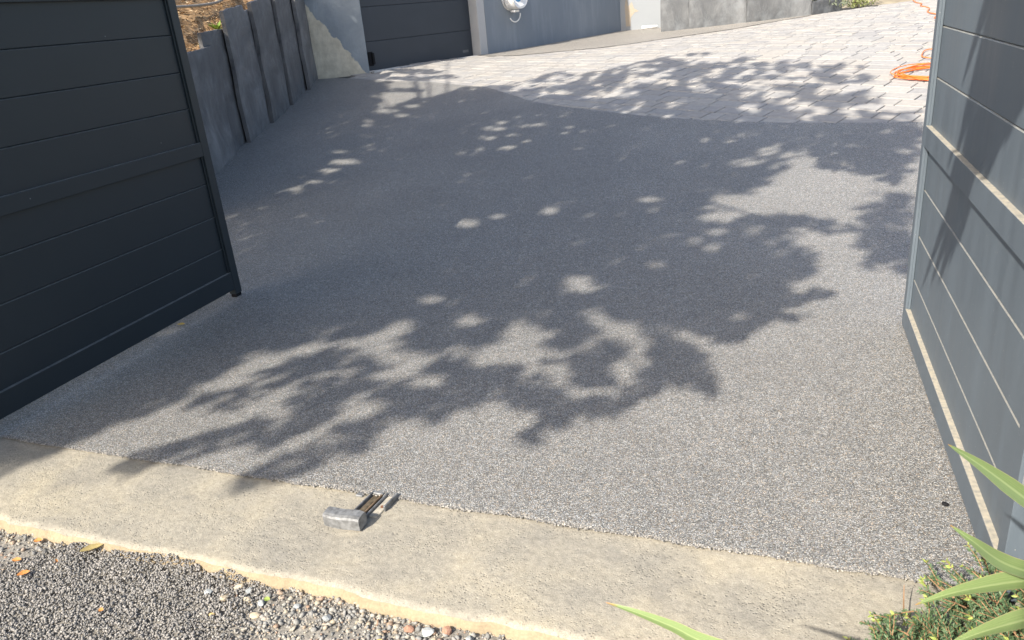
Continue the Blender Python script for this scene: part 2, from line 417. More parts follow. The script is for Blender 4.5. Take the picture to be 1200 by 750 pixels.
MORE_CLUMPS = [[-1.753,2.853,0.109,0.016,0.034,-0.065],[-1.945,2.869,0.095,0.014,0.033,-0.059],[-2.057,2.835,0.087,0.013,0.03,-0.05],[-1.203,2.935,0.087,0.013,0.023,-0.065],[-1.338,2.958,0.081,0.012,0.026,-0.067],[-1.476,3.028,0.084,0.012,0.026,-0.061],[-0.928,3.198,0.097,0.013,0.019,-0.072],[-0.739,3.089,0.077,0.011,0.016,-0.076],[-0.662,3.101,0.069,0.01,0.013,-0.067],[-1.022,2.879,0.076,0.012,0.019,-0.062],[-1.598,2.902,0.075,0.011,0.023,-0.05],[-1.917,2.464,0.078,0.013,0.021,-0.033],[-1.387,2.626,0.083,0.014,0.019,-0.042],[-0.479,3.306,0.094,0.013,0.015,-0.11],[-0.517,3.037,0.066,0.01,0.008,-0.048],[-0.896,2.923,0.053,0.008,0.017,-0.063],[-2.019,2.684,0.075,0.012,0.024,-0.038]]
CROWN_GAPS = [[-1.998,3.248,0.085,0.011,0.038,-0.071],[-1.971,3.373,0.107,0.013,0.049,-0.096],[-1.949,3.539,0.08,0.009,0.044,-0.091],[-1.489,3.345,0.045,0.006,0.024,-0.061],[-1.59,3.699,0.079,0.008,0.027,-0.07],[-1.939,3.974,0.076,0.006,0.028,-0.065],[-1.318,3.223,0.103,0.014,0.037,-0.104],[-1.101,4.283,0.104,0.007,0.032,-0.135],[-1.226,3.54,0.119,0.014,0.046,-0.151],[-0.87,3.761,0.068,0.007,0.022,-0.102],[-0.712,3.632,0.096,0.011,0.023,-0.128],[-0.97,3.869,0.043,0.004,0.013,-0.059],[-0.591,3.427,0.061,0.008,0.027,-0.167],[-0.629,3.176,0.077,0.011,0.022,-0.122],[-0.999,3.151,0.13,0.018,0.022,-0.08],[-1.653,2.66,0.055,0.009,0.042,-0.08],[-1.53,2.948,0.091,0.013,0.037,-0.084],[-1.804,3.178,0.091,0.012,0.033,-0.068],[-1.642,3.2,0.067,0.009,0.034,-0.077],[-1.518,3.299,0.063,0.008,0.024,-0.06],[-0.798,2.938,0.052,0.008,0.017,-0.07],[-0.879,3.009,0.054,0.008,0.017,-0.066],[-1.13,2.904,0.039,0.006,0.019,-0.056],[-1.306,3.357,0.08,0.01,0.021,-0.061],[-0.41,3.561,0.049,0.006,0.007,-0.061],[-0.029,9.689,0.278,-0.07,0.002,-0.172],[0.273,9.698,0.135,-0.035,-0.002,-0.128],[0.795,8.391,0.15,-0.028,-0.012,-0.16],[-0.572,9.782,0.138,-0.034,0.008,-0.134],[-1.655,10.296,0.114,-0.031,0.025,-0.158],[-2.214,10.05,0.093,-0.023,0.026,-0.125],[-1.46,10.447,0.181,-0.053,0.023,-0.165],[0.74,9.334,0.166,-0.04,-0.01,-0.156],[0.599,9.059,0.098,-0.022,-0.006,-0.111],[0.948,8.023,0.099,-0.016,-0.011,-0.117],[-4.816,8.721,0.129,-0.02,0.054,-0.106],[-4.723,8.517,0.126,-0.018,0.052,-0.101],[-4.474,8.944,0.153,-0.025,0.061,-0.131],[-4.771,9.243,0.242,-0.043,0.067,-0.139],[-4.478,9.405,0.213,-0.04,0.063,-0.142],[-4.908,9.528,0.124,-0.022,0.057,-0.12],[-4.883,9.22,0.135,-0.024,0.057,-0.116],[-3.28,7.474,0.141,-0.014,0.05,-0.124],[-2.875,7.404,0.116,-0.011,0.032,-0.09],[-2.571,7.402,0.14,-0.014,0.038,-0.118],[-2.975,8.165,0.21,-0.029,0.048,-0.142],[-2.919,7.8,0.161,-0.019,0.045,-0.131],[-2.975,8.407,0.107,-0.016,0.037,-0.112],[-2.652,7.862,0.119,-0.015,0.031,-0.098],[-2.544,8.24,0.204,-0.029,0.031,-0.106],[-2.411,7.618,0.076,-0.009,0.027,-0.092],[-3.032,7.276,0.077,-0.007,0.034,-0.088],[-2.091,8.076,0.067,-0.009,0.02,-0.084],[-1.846,7.884,0.111,-0.014,0.021,-0.096],[-1.682,8.083,0.093,-0.013,0.02,-0.099],[-2.867,7.205,0.057,-0.005,0.021,-0.057],[-4.319,6.227,0.135,-0.005,0.074,-0.12],[-4.308,6.827,0.185,-0.012,0.063,-0.111],[-4.258,7.098,0.274,-0.021,0.08,-0.148],[-4.515,7.474,0.101,-0.01,0.053,-0.097],[-4.262,7.635,0.1,-0.01,0.051,-0.1],[-4.244,6.464,0.138,-0.007,0.06,-0.102],[-4.152,7.379,0.108,-0.01,0.048,-0.094],[-1.666,5.679,0.063,-0.001,0.025,-0.095],[-2.244,5.401,0.1,0.0,0.035,-0.093],[-2.048,5.551,0.064,-0.0,0.019,-0.057],[-1.394,6.16,0.065,-0.003,0.013,-0.062],[-1.195,5.86,0.061,-0.001,0.015,-0.076],[-0.898,5.872,0.079,-0.002,0.014,-0.094],[-0.279,6.764,0.18,-0.014,0.007,-0.137],[-0.114,6.983,0.098,-0.009,0.003,-0.12],[-0.299,5.912,0.136,-0.004,0.006,-0.11],[-0.364,5.523,0.147,-0.001,0.006,-0.086],[-0.421,7.367,0.053,-0.006,0.005,-0.08],[-0.297,6.459,0.053,-0.003,0.003,-0.063],[-0.378,4.956,0.054,0.002,0.005,-0.061],[-0.493,5.03,0.044,0.001,0.005,-0.047],[-0.687,4.617,0.042,0.002,0.008,-0.057],[-0.372,5.239,0.067,0.001,0.005,-0.065],[-0.141,3.892,0.051,0.005,0.003,-0.056],[-1.185,3.812,0.043,0.004,0.013,-0.047],[-1.418,3.914,0.03,0.003,0.012,-0.037],[-0.06,6.108,0.124,-0.005,0.002,-0.095],[-0.166,5.642,0.105,-0.001,0.003,-0.069],[0.901,7.525,0.08,-0.01,-0.007,-0.078],[0.602,7.13,0.066,-0.007,-0.005,-0.072],[0.343,7.463,0.063,-0.008,-0.002,-0.066],[0.972,6.952,0.086,-0.008,-0.01,-0.09]]

# ================================================================== SETTING
# ------------------------------------------------------------------ ground sheet to the horizon
def strip_back(x): return 2.14 - .0417 * (x + 3.3)
def strip_front(x): return 1.658 - .0414 * (x + 2.73)
EARTH = mat_plain('bare_earth', (.30, .26, .19), .95, .1, var=.3, scale=3, bump=.5)
def ground_h(x, y):
    z = gz(x, y) - .07
    if y > 16 and x > .6:                                   # earth bank that climbs behind the court
        z += clamp((y - 18.2) / 6) * clamp((x - .6) / 1.5) * 1.2
    return z
xs = sorted(set([-90, -60, -40, -25, -18, -14] + [round(-12 + .6 * i, 2) for i in range(45)] + [20, 30, 45, 60, 90]))
ys = sorted(set([-60, -30, -15, -8, -4] + [round(-2 + .6 * i, 2) for i in range(50)] + [35, 45, 60, 90, 140]))
V = [(x, y, ground_h(x, y)) for y in ys for x in xs]
nx = len(xs)
F = [(j * nx + i, j * nx + i + 1, (j + 1) * nx + i + 1, (j + 1) * nx + i) for j in range(len(ys) - 1) for i in range(nx - 1)]
tag(mesh_obj('ground', V, F, EARTH, smooth=True), kind='structure')

# ------------------------------------------------------------------ resin-bound gravel drive
PX = [-12, -7.4, -6.79, -6.1, -5.46, -4.97, -4.13, -3.82, -3.26, -2.85, -2.37, -1.93, -1.41, -.94, -.3, .09, .65, 1.18, 2.2, 4.5]
PY = [11.3, 11.42, 11.41, 11.2, 10.99, 10.93, 10.48, 10.32, 9.74, 9.31, 8.97, 8.73, 8.44, 8.23, 8.02, 7.93, 7.84, 7.80, 7.78, 7.9]
PYS = [ (x, y) for x, y in zip(PX, PY)]
def pave_front(x): return interp(PX, PY, x)
cols = np.concatenate([np.arange(-9.5, -3.6, .08), np.arange(-3.6, 2.0, .012), np.arange(2.0, 4.4, .2)])
vv = np.concatenate([[0, .0015], np.linspace(.004, 1, 44)])
V = []
for x in cols:
    y0 = strip_back(x) + .004 * (float(vn1(x * 70, 3)) - .5) + .012 * (float(vn2(x * 9, 5)) - .5)
    y1 = pave_front(x)
    for i, v in enumerate(vv):
        y = y0 + (y1 - y0) * v
        z = gz(x, y) + .007
        if i == 0: z -= .003
        if i == len(vv) - 1: z -= .0
        V.append((x, y, z))
n = len(vv)
F = [(i * n + j, (i + 1) * n + j, (i + 1) * n + j + 1, i * n + j + 1) for i in range(len(cols) - 1) for j in range(n - 1)]
tag(np_obj('driveway', V, F, RESIN, smooth=True), kind='structure')
# second strip of the same gravel between pavers and the walls
BX = [-6.6, -5.24, -5.0, -4.41, -3.92, -3.03, -2.1, -.84, .41, .75]
BY = [12.0, 14.05, 13.75, 13.6, 13.72, 13.95, 14.75, 15.55, 16.9, 17.4]
V = []
cols2 = np.arange(-5.3, .76, .05)
for x in cols2:
    y0 = interp(BX, BY, x)
    for j in range(14):
        y = y0 + (21.0 - y0) * j / 13
        V.append((x, y, gz(x, y) + .007))
F = [(i * 14 + j, (i + 1) * 14 + j, (i + 1) * 14 + j + 1, i * 14 + j + 1) for i in range(len(cols2) - 1) for j in range(13)]
tag(np_obj('gravel_path', V, F, RESIN_FAR, smooth=True), kind='structure')

# ------------------------------------------------------------------ paved court: every paver its own piece
def in_court(x, y):
    if x < -6.85 or x > 4.2 or y > 20.5: return False
    if y < pave_front(x) - .02: return False
    if x < .75 and x > -5.3 and y > interp(BX, BY, x) + .25: return False
    if x > .75 and y > 17.4 + (x - .75) * .55: return False
    # garage wall line
    if (x + 6.43) * .922 - (y - 11.84) * .387 < .02: return False
    return True
court = tag(mesh_obj('paved_court', *(lambda xs_, ys_: ([(x, y, gz(x, y) - .022) for y in ys_ for x in xs_],
        [(j * len(xs_) + i, j * len(xs_) + i + 1, (j + 1) * len(xs_) + i + 1, (j + 1) * len(xs_) + i) for j in range(len(ys_) - 1) for i in range(len(xs_) - 1)]))(
        list(np.arange(-7.2, 4.6, .4)), list(np.arange(7.6, 21.4, .4))), mat_plain('joint_sand', (.10, .095, .09), .95, .1), smooth=True), kind='structure')
pa = R(26.0)
pu = np.array([math.sin(pa), math.cos(pa)])          # across the rows
pv = np.array([math.cos(pa), -math.sin(pa)])         # along the rows
def paver_quad(u0, u1, v0, v1, s=.0):
    out = []
    for (u, v) in ((u0 + s, v0 + s), (u0 + s, v1 - s), (u1 - s, v1 - s), (u1 - s, v0 + s)):
        p = pu * u + pv * v
        out.append(p)
    return out
pavers = []
prng = random.Random(5)
row_u = 2.4
while row_u < 20:
    w = prng.choice([.24, .24, .24, .18])
    v = -16 + prng.random() * .3
    while v < 6:
        L = prng.choice([.18, .24, .27, .34, .40]) if w > .22 else prng.choice([.18, .24, .30])
        c = pu * (row_u + w / 2) + pv * (v + L / 2)
        if in_court(c[0], c[1]) or in_court(*(pu * (row_u + w) + pv * (v + L / 2))):
            pavers.append((row_u, row_u + w, v, v + L, c))
        v += L
    row_u += w
Minv = np.array(M.inverted())
def visible(p):
    c = Minv @ np.array([p[0], p[1], p[2], 1.0])
    if c[2] > -.1: return False, 0
    x = -c[0] / c[2] * 905; y = -c[1] / c[2] * 905
    return abs(x) < 640 and abs(y) < 420, -c[2]
def paver_geo(p, top_dz, tx, ty):
    u0, u1, v0, v1, c = p
    g = .006
    b = paver_quad(u0, u1, v0, v1, g); t = paver_quad(u0, u1, v0, v1, g + .005)
    mid = gz(c[0], c[1])
    V = []
    for q in b: V.append((q[0], q[1], gz(q[0], q[1]) - .05))
    for q in b: V.append((q[0], q[1], gz(q[0], q[1]) - .006 + top_dz))
    for q in t: V.append((q[0], q[1], gz(q[0], q[1]) - .0005 + top_dz + tx * (q[0] - c[0]) + ty * (q[1] - c[1])))
    F = []
    for k in range(4):
        k2 = (k + 1) % 4
        F.append((k, k2, 4 + k2, 4 + k)); F.append((4 + k, 4 + k2, 8 + k2, 8 + k))
    F.append((8, 9, 10, 11))
    return V, F
cand = []
for p in pavers:
    vis, d = visible((p[4][0], p[4][1], gz(*p[4])))
    hid = p[4][0] > 1.3 + (p[4][1] - 7.8) * .17
    cand.append((0 if vis and not hid else 1, d, p))
cand.sort(key=lambda t: (t[0], t[1]))
restV, restF = [], []
for i, (h, d, p) in enumerate(cand):
    dz = prng.uniform(-.0025, .0025)
    V, F = paver_geo(p, dz, prng.uniform(-.006, .006), prng.uniform(-.006, .006))
    if i < 298 and h == 0:
        c = p[4]; z = gz(*c)
        V = [(x - c[0], y - c[1], zz - z) for x, y, zz in V]
        o = mesh_obj('paver', V, [f[::-1] for f in F], PAVER, court); o.location = (c[0], c[1], z)
    else:
        b0 = len(restV); restV += V; restF += [tuple(b0 + k for k in f[::-1]) for f in F]
tag(mesh_obj('paving', restV, restF, PAVER, court), kind='stuff')

# threshold channel drain before the garage door
gd = Vector((.387, .922, 0)); gn = Vector((.922, -.387, 0))
def garage_mtx(origin):
    return Matrix(((gd.x, gn.x, 0, origin[0]), (gd.y, gn.y, 0, origin[1]), (0, 0, 1, origin[2]), (0, 0, 0, 1)))
# local frame of the garage front: x along the facade, y outwards to the court, z up. origin: lower left corner of the door
GM = garage_mtx((-6.43, 11.84, .82))
PALE = mat_plain('pale_concrete', (.50, .50, .49), .8, .2, var=.12, scale=12)
STEEL = mat_plain('galvanised_steel', (.30, .31, .32), .5, .4, .35, var=.3, scale=30)
DARK = mat_plain('dark_gap', (.02, .02, .022), .9, .1)
dr = empty('channel_drain'); dr.matrix_world = GM
tag(dr, 'narrow pale channel drain with a dark slot along the foot of the garage door', 'drain')
for y0, y1 in ((.03, .10), (.118, .19)):
    box_obj('channel_lip', .0, 2.55, y0, y1, -.06, .03, PALE, dr, .003, 1)
box_obj('slot', .0, 2.55, .1015, .1165, -.06, .014, DARK, dr)

# ------------------------------------------------------------------ concrete threshold strip
sx = np.arange(-5.2, 2.2, .012)
prof = [(0, -.03), (0, 0)] + [(t, 0) for t in np.linspace(.01, .97, 40)] + [(1.0, -.004), (1.012, -.012)]
V = []
for x in sx:
    yb = strip_back(x) + .012; yf = strip_front(x)
    wob = .020 * (float(vn1(x * 3.1, 1)) - .5) + .012 * (float(vn2(x * 14, 2)) - .5) + .006 * (float(vn3(x * 50, 2)) - .5)
    for t, dz in prof:
        y = yb + (yf + wob - yb) * t
        z = dz + .005 * (float(vn2(x * 6, y * 6)) - .5) + .0022 * (float(vn3(x * 60, y * 60)) - .5) - .0025
        V.append((x, y, z))
n = len(prof)
F = [(i * n + j, i * n + j + 1, (i + 1) * n + j + 1, (i + 1) * n + j) for i in range(len(sx) - 1) for j in range(n - 1)]
th = np_obj('concrete_strip', V, F, CONC, smooth=True); tag(th, kind='structure')
V = []
prof2 = [(0.0, -.0125), (.004, -.02), (.010, -.035), (.018, -.055), (.024, -.09)]
for x in sx:
    yf = strip_front(x); yb = strip_back(x) + .012
    wob = .020 * (float(vn1(x * 3.1, 1)) - .5) + .012 * (float(vn2(x * 14, 2)) - .5) + .006 * (float(vn3(x * 50, 2)) - .5)
    y1 = yb + (yf + wob - yb) * 1.012
    for k, (dy, dz) in enumerate(prof2):
        r = .006 * (float(vn2(x * 30 + 9, k * 2.0)) - .5) * (k > 0)
        V.append((x, y1 - dy + r, dz + .005 * (float(vn2(x * 6, y1 * 6)) - .5) - .0012 - (.0 if k else -.0005)))
n = len(prof2)
F = [(i * n + j, i * n + j + 1, (i + 1) * n + j + 1, (i + 1) * n + j) for i in range(len(sx) - 1) for j in range(n - 1)]
o = np_obj('front_edge', V, F, EDGE, th, smooth=True)

# ------------------------------------------------------------------ street surface and loose stones in front of the strip
def verge_h(x, y):
    r = float(vn1(x * 4, y * 4)); s = float(vn2(x * 18, y * 18)); q = float(vn3(x * 60, y * 60))
    return -.050 + .018 * (r - .5) + .010 * (s - .5) + .004 * (q - .5)
FINES = mat_plain('gravel_fines', (.24, .225, .20), .95, .1, var=.35, scale=60, bump=1.0)
vx = np.arange(-4.2, 1.8, .03); vy = np.arange(-.6, 1.72, .03)
V = [(x, y, verge_h(x, y)) for y in vy for x in vx]
n = len(vx)
F = [(j * n + i, j * n + i + 1, (j + 1) * n + i + 1, (j + 1) * n + i) for j in range(len(vy) - 1) for i in range(n - 1)]
tag(np_obj('verge', V, F, FINES, smooth=True), kind='structure')

def ico():
    bm = bmesh.new(); bmesh.ops.create_icosphere(bm, subdivisions=1, radius=1.0)
    v = np.array([q.co[:] for q in bm.verts]); f = np.array([[q.index for q in g.verts] for g in bm.faces]); bm.free()
    return v, f
IV, IF = ico()
def stones(name, P, S, mat, flat=.6, parent=None, seed=3):
    """many small angular stones joined into one mesh; P (n,3) centres, S (n,) radii"""
    r = np.random.default_rng(seed); n = len(P)
    q = r.normal(size=(n, 4)); q /= np.linalg.norm(q, axis=1)[:, None]
    w, x, y, z = q.T
    Rm = np.stack([1 - 2 * (y * y + z * z), 2 * (x * y - z * w), 2 * (x * z + y * w), 2 * (x * y + z * w), 1 - 2 * (x * x + z * z), 2 * (y * z - x * w), 2 * (x * z - y * w), 2 * (y * z + x * w), 1 - 2 * (x * x + y * y)], 1).reshape(n, 3, 3)
    base = IV[None] * (1 + r.uniform(-.28, .28, (n, len(IV), 1)))
    sc = np.stack([np.ones(n), r.uniform(.6, 1, n), r.uniform(flat * .6, flat * 1.3, n)], 1)[:, None]
    v = np.einsum('nij,nkj->nki', Rm, base * sc) * np.asarray(S)[:, None, None]
    v[:, :, 2] *= .85
    v += np.asarray(P)[:, None]
    f = (IF[None] + (np.arange(n) * len(IV))[:, None, None]).reshape(-1, 3)
    return np_obj(name, v.reshape(-1, 3), f, mat, parent)
DARKSTONE = mat_stones('dark_chippings', [(0, (.18, .175, .165)), (.4, (.235, .225, .21)), (.75, (.29, .275, .26)), (1, (.38, .36, .33))])
MIXSTONE = mat_stones('mixed_stones', [(0, (.20, .20, .19)), (.35, (.29, .285, .27)), (.6, (.34, .325, .29)), (.8, (.40, .345, .26)), (.93, (.32, .22, .16)), (1, (.42, .40, .35))])
P, S, P2, S2 = [], [], [], []
gr = np.random.default_rng(21)
N = 60000
X = gr.uniform(-3.1, -.3, N); Y = gr.uniform(1.0, 1.66, N)
for x, y in zip(X, Y):
    if y > strip_front(x) + .004: continue
    asphalt = 1 / (1 + math.exp(-( -1.62 - x + .25 * (float(vn1(x * 2, y * 2)) - .5)) / .05)) * (1 - clamp((-2.33 - x + (y - 1.55) * .8) / .14))
    zz = verge_h(x, y)
    edge = strip_front(x) - y
    if gr.random() < asphalt:
        if gr.random() < .80:
            r = gr.uniform(.0025, .0058)
            lump = .030 * float(vn2(x * 11, y * 11)) * clamp(1.2 - edge * 5, .35, 1)
            P.append((x, y, zz + lump + gr.uniform(0, .006))); S.append(r)
    else:
        k = float(vn3(x * 7, y * 7))
        if gr.random() < .10 + .55 * k * k + .22 * math.exp(-edge / .05):
            r = gr.uniform(.0025, .006) if gr.random() < .80 else gr.uniform(.006, .0125)
            P2.append((x, y, zz + r * .3)); S2.append(r)
tag(stones('dark_gravel', P, S, DARKSTONE, .8), 'rough dark grey chippings heaped against the front of the concrete strip', 'gravel', kind='stuff')
tag(stones('loose_gravel', P2, S2, MIXSTONE, .6, seed=5), 'loose mixed grey and beige stones lying along the concrete edge', 'gravel', kind='stuff')

# loose grains shed along the seam between the resin gravel and the strip
ER = np.random.default_rng(31); ne = 5200
ex_ = ER.uniform(-3.5, .75, ne); P3 = []
for x in ex_:
    y = strip_back(x) + .012 * (float(vn2(x * 9, 5)) - .5) + ER.normal(0, .0045)
    P3.append((x, y, .0045 + ER.uniform(-.002, .002)))
SEAM = mat_stones('resin_grains', [(0, (.12, .12, .125)), (.4, (.23, .225, .215)), (.8, (.36, .34, .31)), (1, (.50, .47, .42))], .6)
tag(stones('edge_grains', P3, ER.uniform(.0022, .0042, ne), SEAM, .8, bpy.data.objects['driveway'], 9), kind='stuff')

# larger single stones that the eye can pick out by the strip
def one_stone(loc, r, col, label, seed, flat=.55):
    rr = np.random.default_rng(seed)
    bm = bmesh.new(); bmesh.ops.create_icosphere(bm, subdivisions=2, radius=1.0)
    planes = [Vector(rr.normal(size=3)).normalized() for _ in range(9)]
    for v in bm.verts:
        for p in planes:
            d = v.co.dot(p) - .72
            if d > 0: v.co -= p * d
        v.co = Vector((v.co.x, v.co.y * .75, v.co.z * flat)) * r
    o = bm_obj('stone', bm, col)
    o.location = loc; o.rotation_euler = (rr.uniform(-.3, .3), rr.uniform(-.3, .3), rr.uniform(0, 6.28))
    return tag(o, label, 'stone', 'larger stones by the concrete strip')
ST_G = mat_plain('blue_grey_stone', (.36, .38, .38), .7, .3, var=.2, scale=60)
ST_B = mat_plain('beige_stone', (.52, .44, .32), .8, .2, var=.2, scale=60)
ST_R = mat_plain('rusty_stone', (.36, .21, .15), .85, .2, var=.25, scale=60)
ST_Y = mat_plain('yellow_stone', (.58, .42, .19), .85, .2, var=.2, scale=60)
for (x, y, r, m_, lab, sdd) in (
    (-1.665, 1.520, .020, ST_G, 'flat blue-grey stone, first of the larger stones at the end of the dark chippings', 1),
    (-1.585, 1.560, .022, ST_B, 'biggest beige stone tucked against the concrete edge beside the dark chippings', 2),
    (-1.600, 1.512, .019, ST_B, 'beige stone just in front of the biggest beige stone', 3),
    (-1.540, 1.558, .015, ST_G, 'upright blue-grey stone right of the biggest beige stone', 4),
    (-1.520, 1.520, .016, ST_B, 'long beige stone lying right of the upright blue-grey stone', 5),
    (-1.545, 1.488, .011, ST_Y, 'small rounded yellow stone below the long beige stone', 6),
    (-1.590, 1.440, .011, ST_Y, 'small yellow stone alone on the dark chippings', 7),
    (-1.468, 1.520, .016, ST_G, 'long grey stone between the beige stones and the tan pair', 8),
    (-1.455, 1.470, .017, ST_B, 'tan stone beside a pale grey one in front of the left part of the strip', 9),
    (-1.345, 1.530, .016, ST_G, 'pale grey stone under the edge left of the metal stop', 10),
    (-1.220, 1.500, .017, ST_G, 'broad grey stone below the metal stop', 11),
    (-1.195, 1.492, .012, ST_B, 'small upright pale stone beside the broad grey stone below the metal stop', 12),
    (-.960, 1.520, .018, ST_R, 'long reddish brown stone, left of the rusty pair', 13),
    (-.900, 1.520, .022, ST_G, 'flat light grey stone between the two reddish brown stones', 14),
    (-.845, 1.535, .020, ST_R, 'chunky reddish brown stone against the concrete edge', 15),
    (-.865, 1.492, .016, ST_B, 'pale beige stone in front of the chunky reddish brown stone', 16),
    (-.770, 1.520, .015, ST_G, 'rightmost grey stone before the gravel leaves the frame', 17)):
    one_stone((x, y, verge_h(x, y) + r * .45), r, m_, lab, sdd)

# ------------------------------------------------------------------ mulch bank behind the slates
WX = [-4.9, -5.05, -5.42, -5.80, -6.09, -6.36, -6.63, -6.84, -7.14, -7.5, -8.2]
WY = [4.6, 5.1, 6.0, 7.07, 7.95, 8.87, 9.80, 10.63, 11.44, 12.3, 14.0]
def slate_x(y): return interp(WY, WX, y)
def bank_h(x, y):
    dd = max(0.0, (slate_x(y) - .06 - x) * .955)
    z = 1.30 + .135 * clamp(y - 7.0, -3, 6) + .62 * min(dd, 6.0)
    return z + min(1, dd * 5) * (.10 * (float(vn1(x * 1.7, y * 1.7)) - .5) + .05 * (float(vn2(x * 6, y * 6)) - .5))
MULCH = mat_plain('mulch', (.38, .25, .14), .95, .1, var=.4, scale=18, bump=1.0)
V, nS, nD = [], 110, 60
for i in range(nS):
    y = 4.6 + 8.6 * i / (nS - 1)
    for j in range(nD):
        x = slate_x(y) - .045 - 7 * (j / (nD - 1)) ** 1.5
        V.append((x, y, bank_h(x, y)))
F = [(i * nD + j, (i + 1) * nD + j, (i + 1) * nD + j + 1, i * nD + j + 1) for i in range(nS - 1) for j in range(nD - 1)]
tag(np_obj('planted_bank', V, F, MULCH, smooth=True), kind='structure')
# straw and bark chips
cr = np.random.default_rng(8)
N = 9000
cy = cr.uniform(5.8, 12.2, N); dd = .06 + 2.8 * cr.random(N) ** 1.4
cx = np.interp(cy, WY, WX) - dd
V = np.zeros((N, 4, 3)); 
for i in range(N):
    c = Vector((cx[i], cy[i], bank_h(cx[i], cy[i]) + .012 + .012 * cr.random()))
    a = cr.uniform(0, 6.28); L = cr.uniform(.012, .045); w = cr.uniform(.003, .009)
    d = Vector((math.cos(a), math.sin(a), cr.uniform(-.5, .5))).normalized() * L
    t = Vector((-math.sin(a), math.cos(a), cr.uniform(-.6, .6))).normalized() * w
    for k, p in enumerate((c - d - t, c + d - t * .6, c + d + t * .6, c - d + t)): V[i, k] = p
CHIPS = mat_stones('straw_chips', [(0, (.16, .09, .05)), (.4, (.38, .24, .12)), (.75, (.58, .42, .24)), (1, (.75, .62, .42))])
tag(np_obj('straw_mulch', V.reshape(-1, 3), np.arange(N * 4).reshape(-1, 4), CHIPS), 'brown straw and bark mulch covering the bank above the slate slabs', 'mulch', kind='stuff')
# irrigation pipe over the bank
pp = smooth_path([(-6.6, 7.3, 1.97), (-6.78, 7.9, 1.97), (-6.91, 8.37, 1.98), (-6.91, 8.65, 1.985), (-6.94, 8.93, 2.0), (-7.03, 9.24, 2.03), (-7.2, 9.62, 2.10), (-7.5, 10.1, 2.25)])
v, f = tube([(p.x, p.y, max(p.z - .02, bank_h(p.x, p.y) + .022)) for p in pp], .018, 8)
tag(mesh_obj('irrigation_pipe', v, f, mat_plain('grey_brown_plastic', (.30, .26, .22), .5, .4), None, True), 'grey-brown irrigation pipe curving over the mulch bank', 'pipe')
WEED = mat_leaf('weed_leaf', (.12, .22, .03), (.28, .40, .08))
for (x, y, h, nl, lab) in ((-6.62, 8.55, .15, 22, 'taller green weed sprouting on the mulch just below the pipe'), (-6.30, 7.80, .07, 26, 'low flat green weed on the mulch nearest the gate post')):
    V, F = [], []
    for k in range(nl):
        a = random.uniform(0, 6.28); e = random.uniform(.3, 1.3); L = h * random.uniform(.5, 1.0); w = L * .2
        d = Vector((math.cos(a) * math.cos(e), math.sin(a) * math.cos(e), math.sin(e))); t = Vector((-math.sin(a), math.cos(a), 0)) * w
        b = Vector((0, 0, 0)); m_ = d * L * .55 + Vector((0, 0, .01)); tip = d * L
        i0 = len(V); V += [b, m_ + t, tip, m_ - t]; F += [(i0, i0 + 1, i0 + 2, i0 + 3)]
    o = mesh_obj('weed', V, F, WEED); o.location = (x, y, bank_h(x, y)); tag(o, lab, 'weed', 'weeds on the bank')

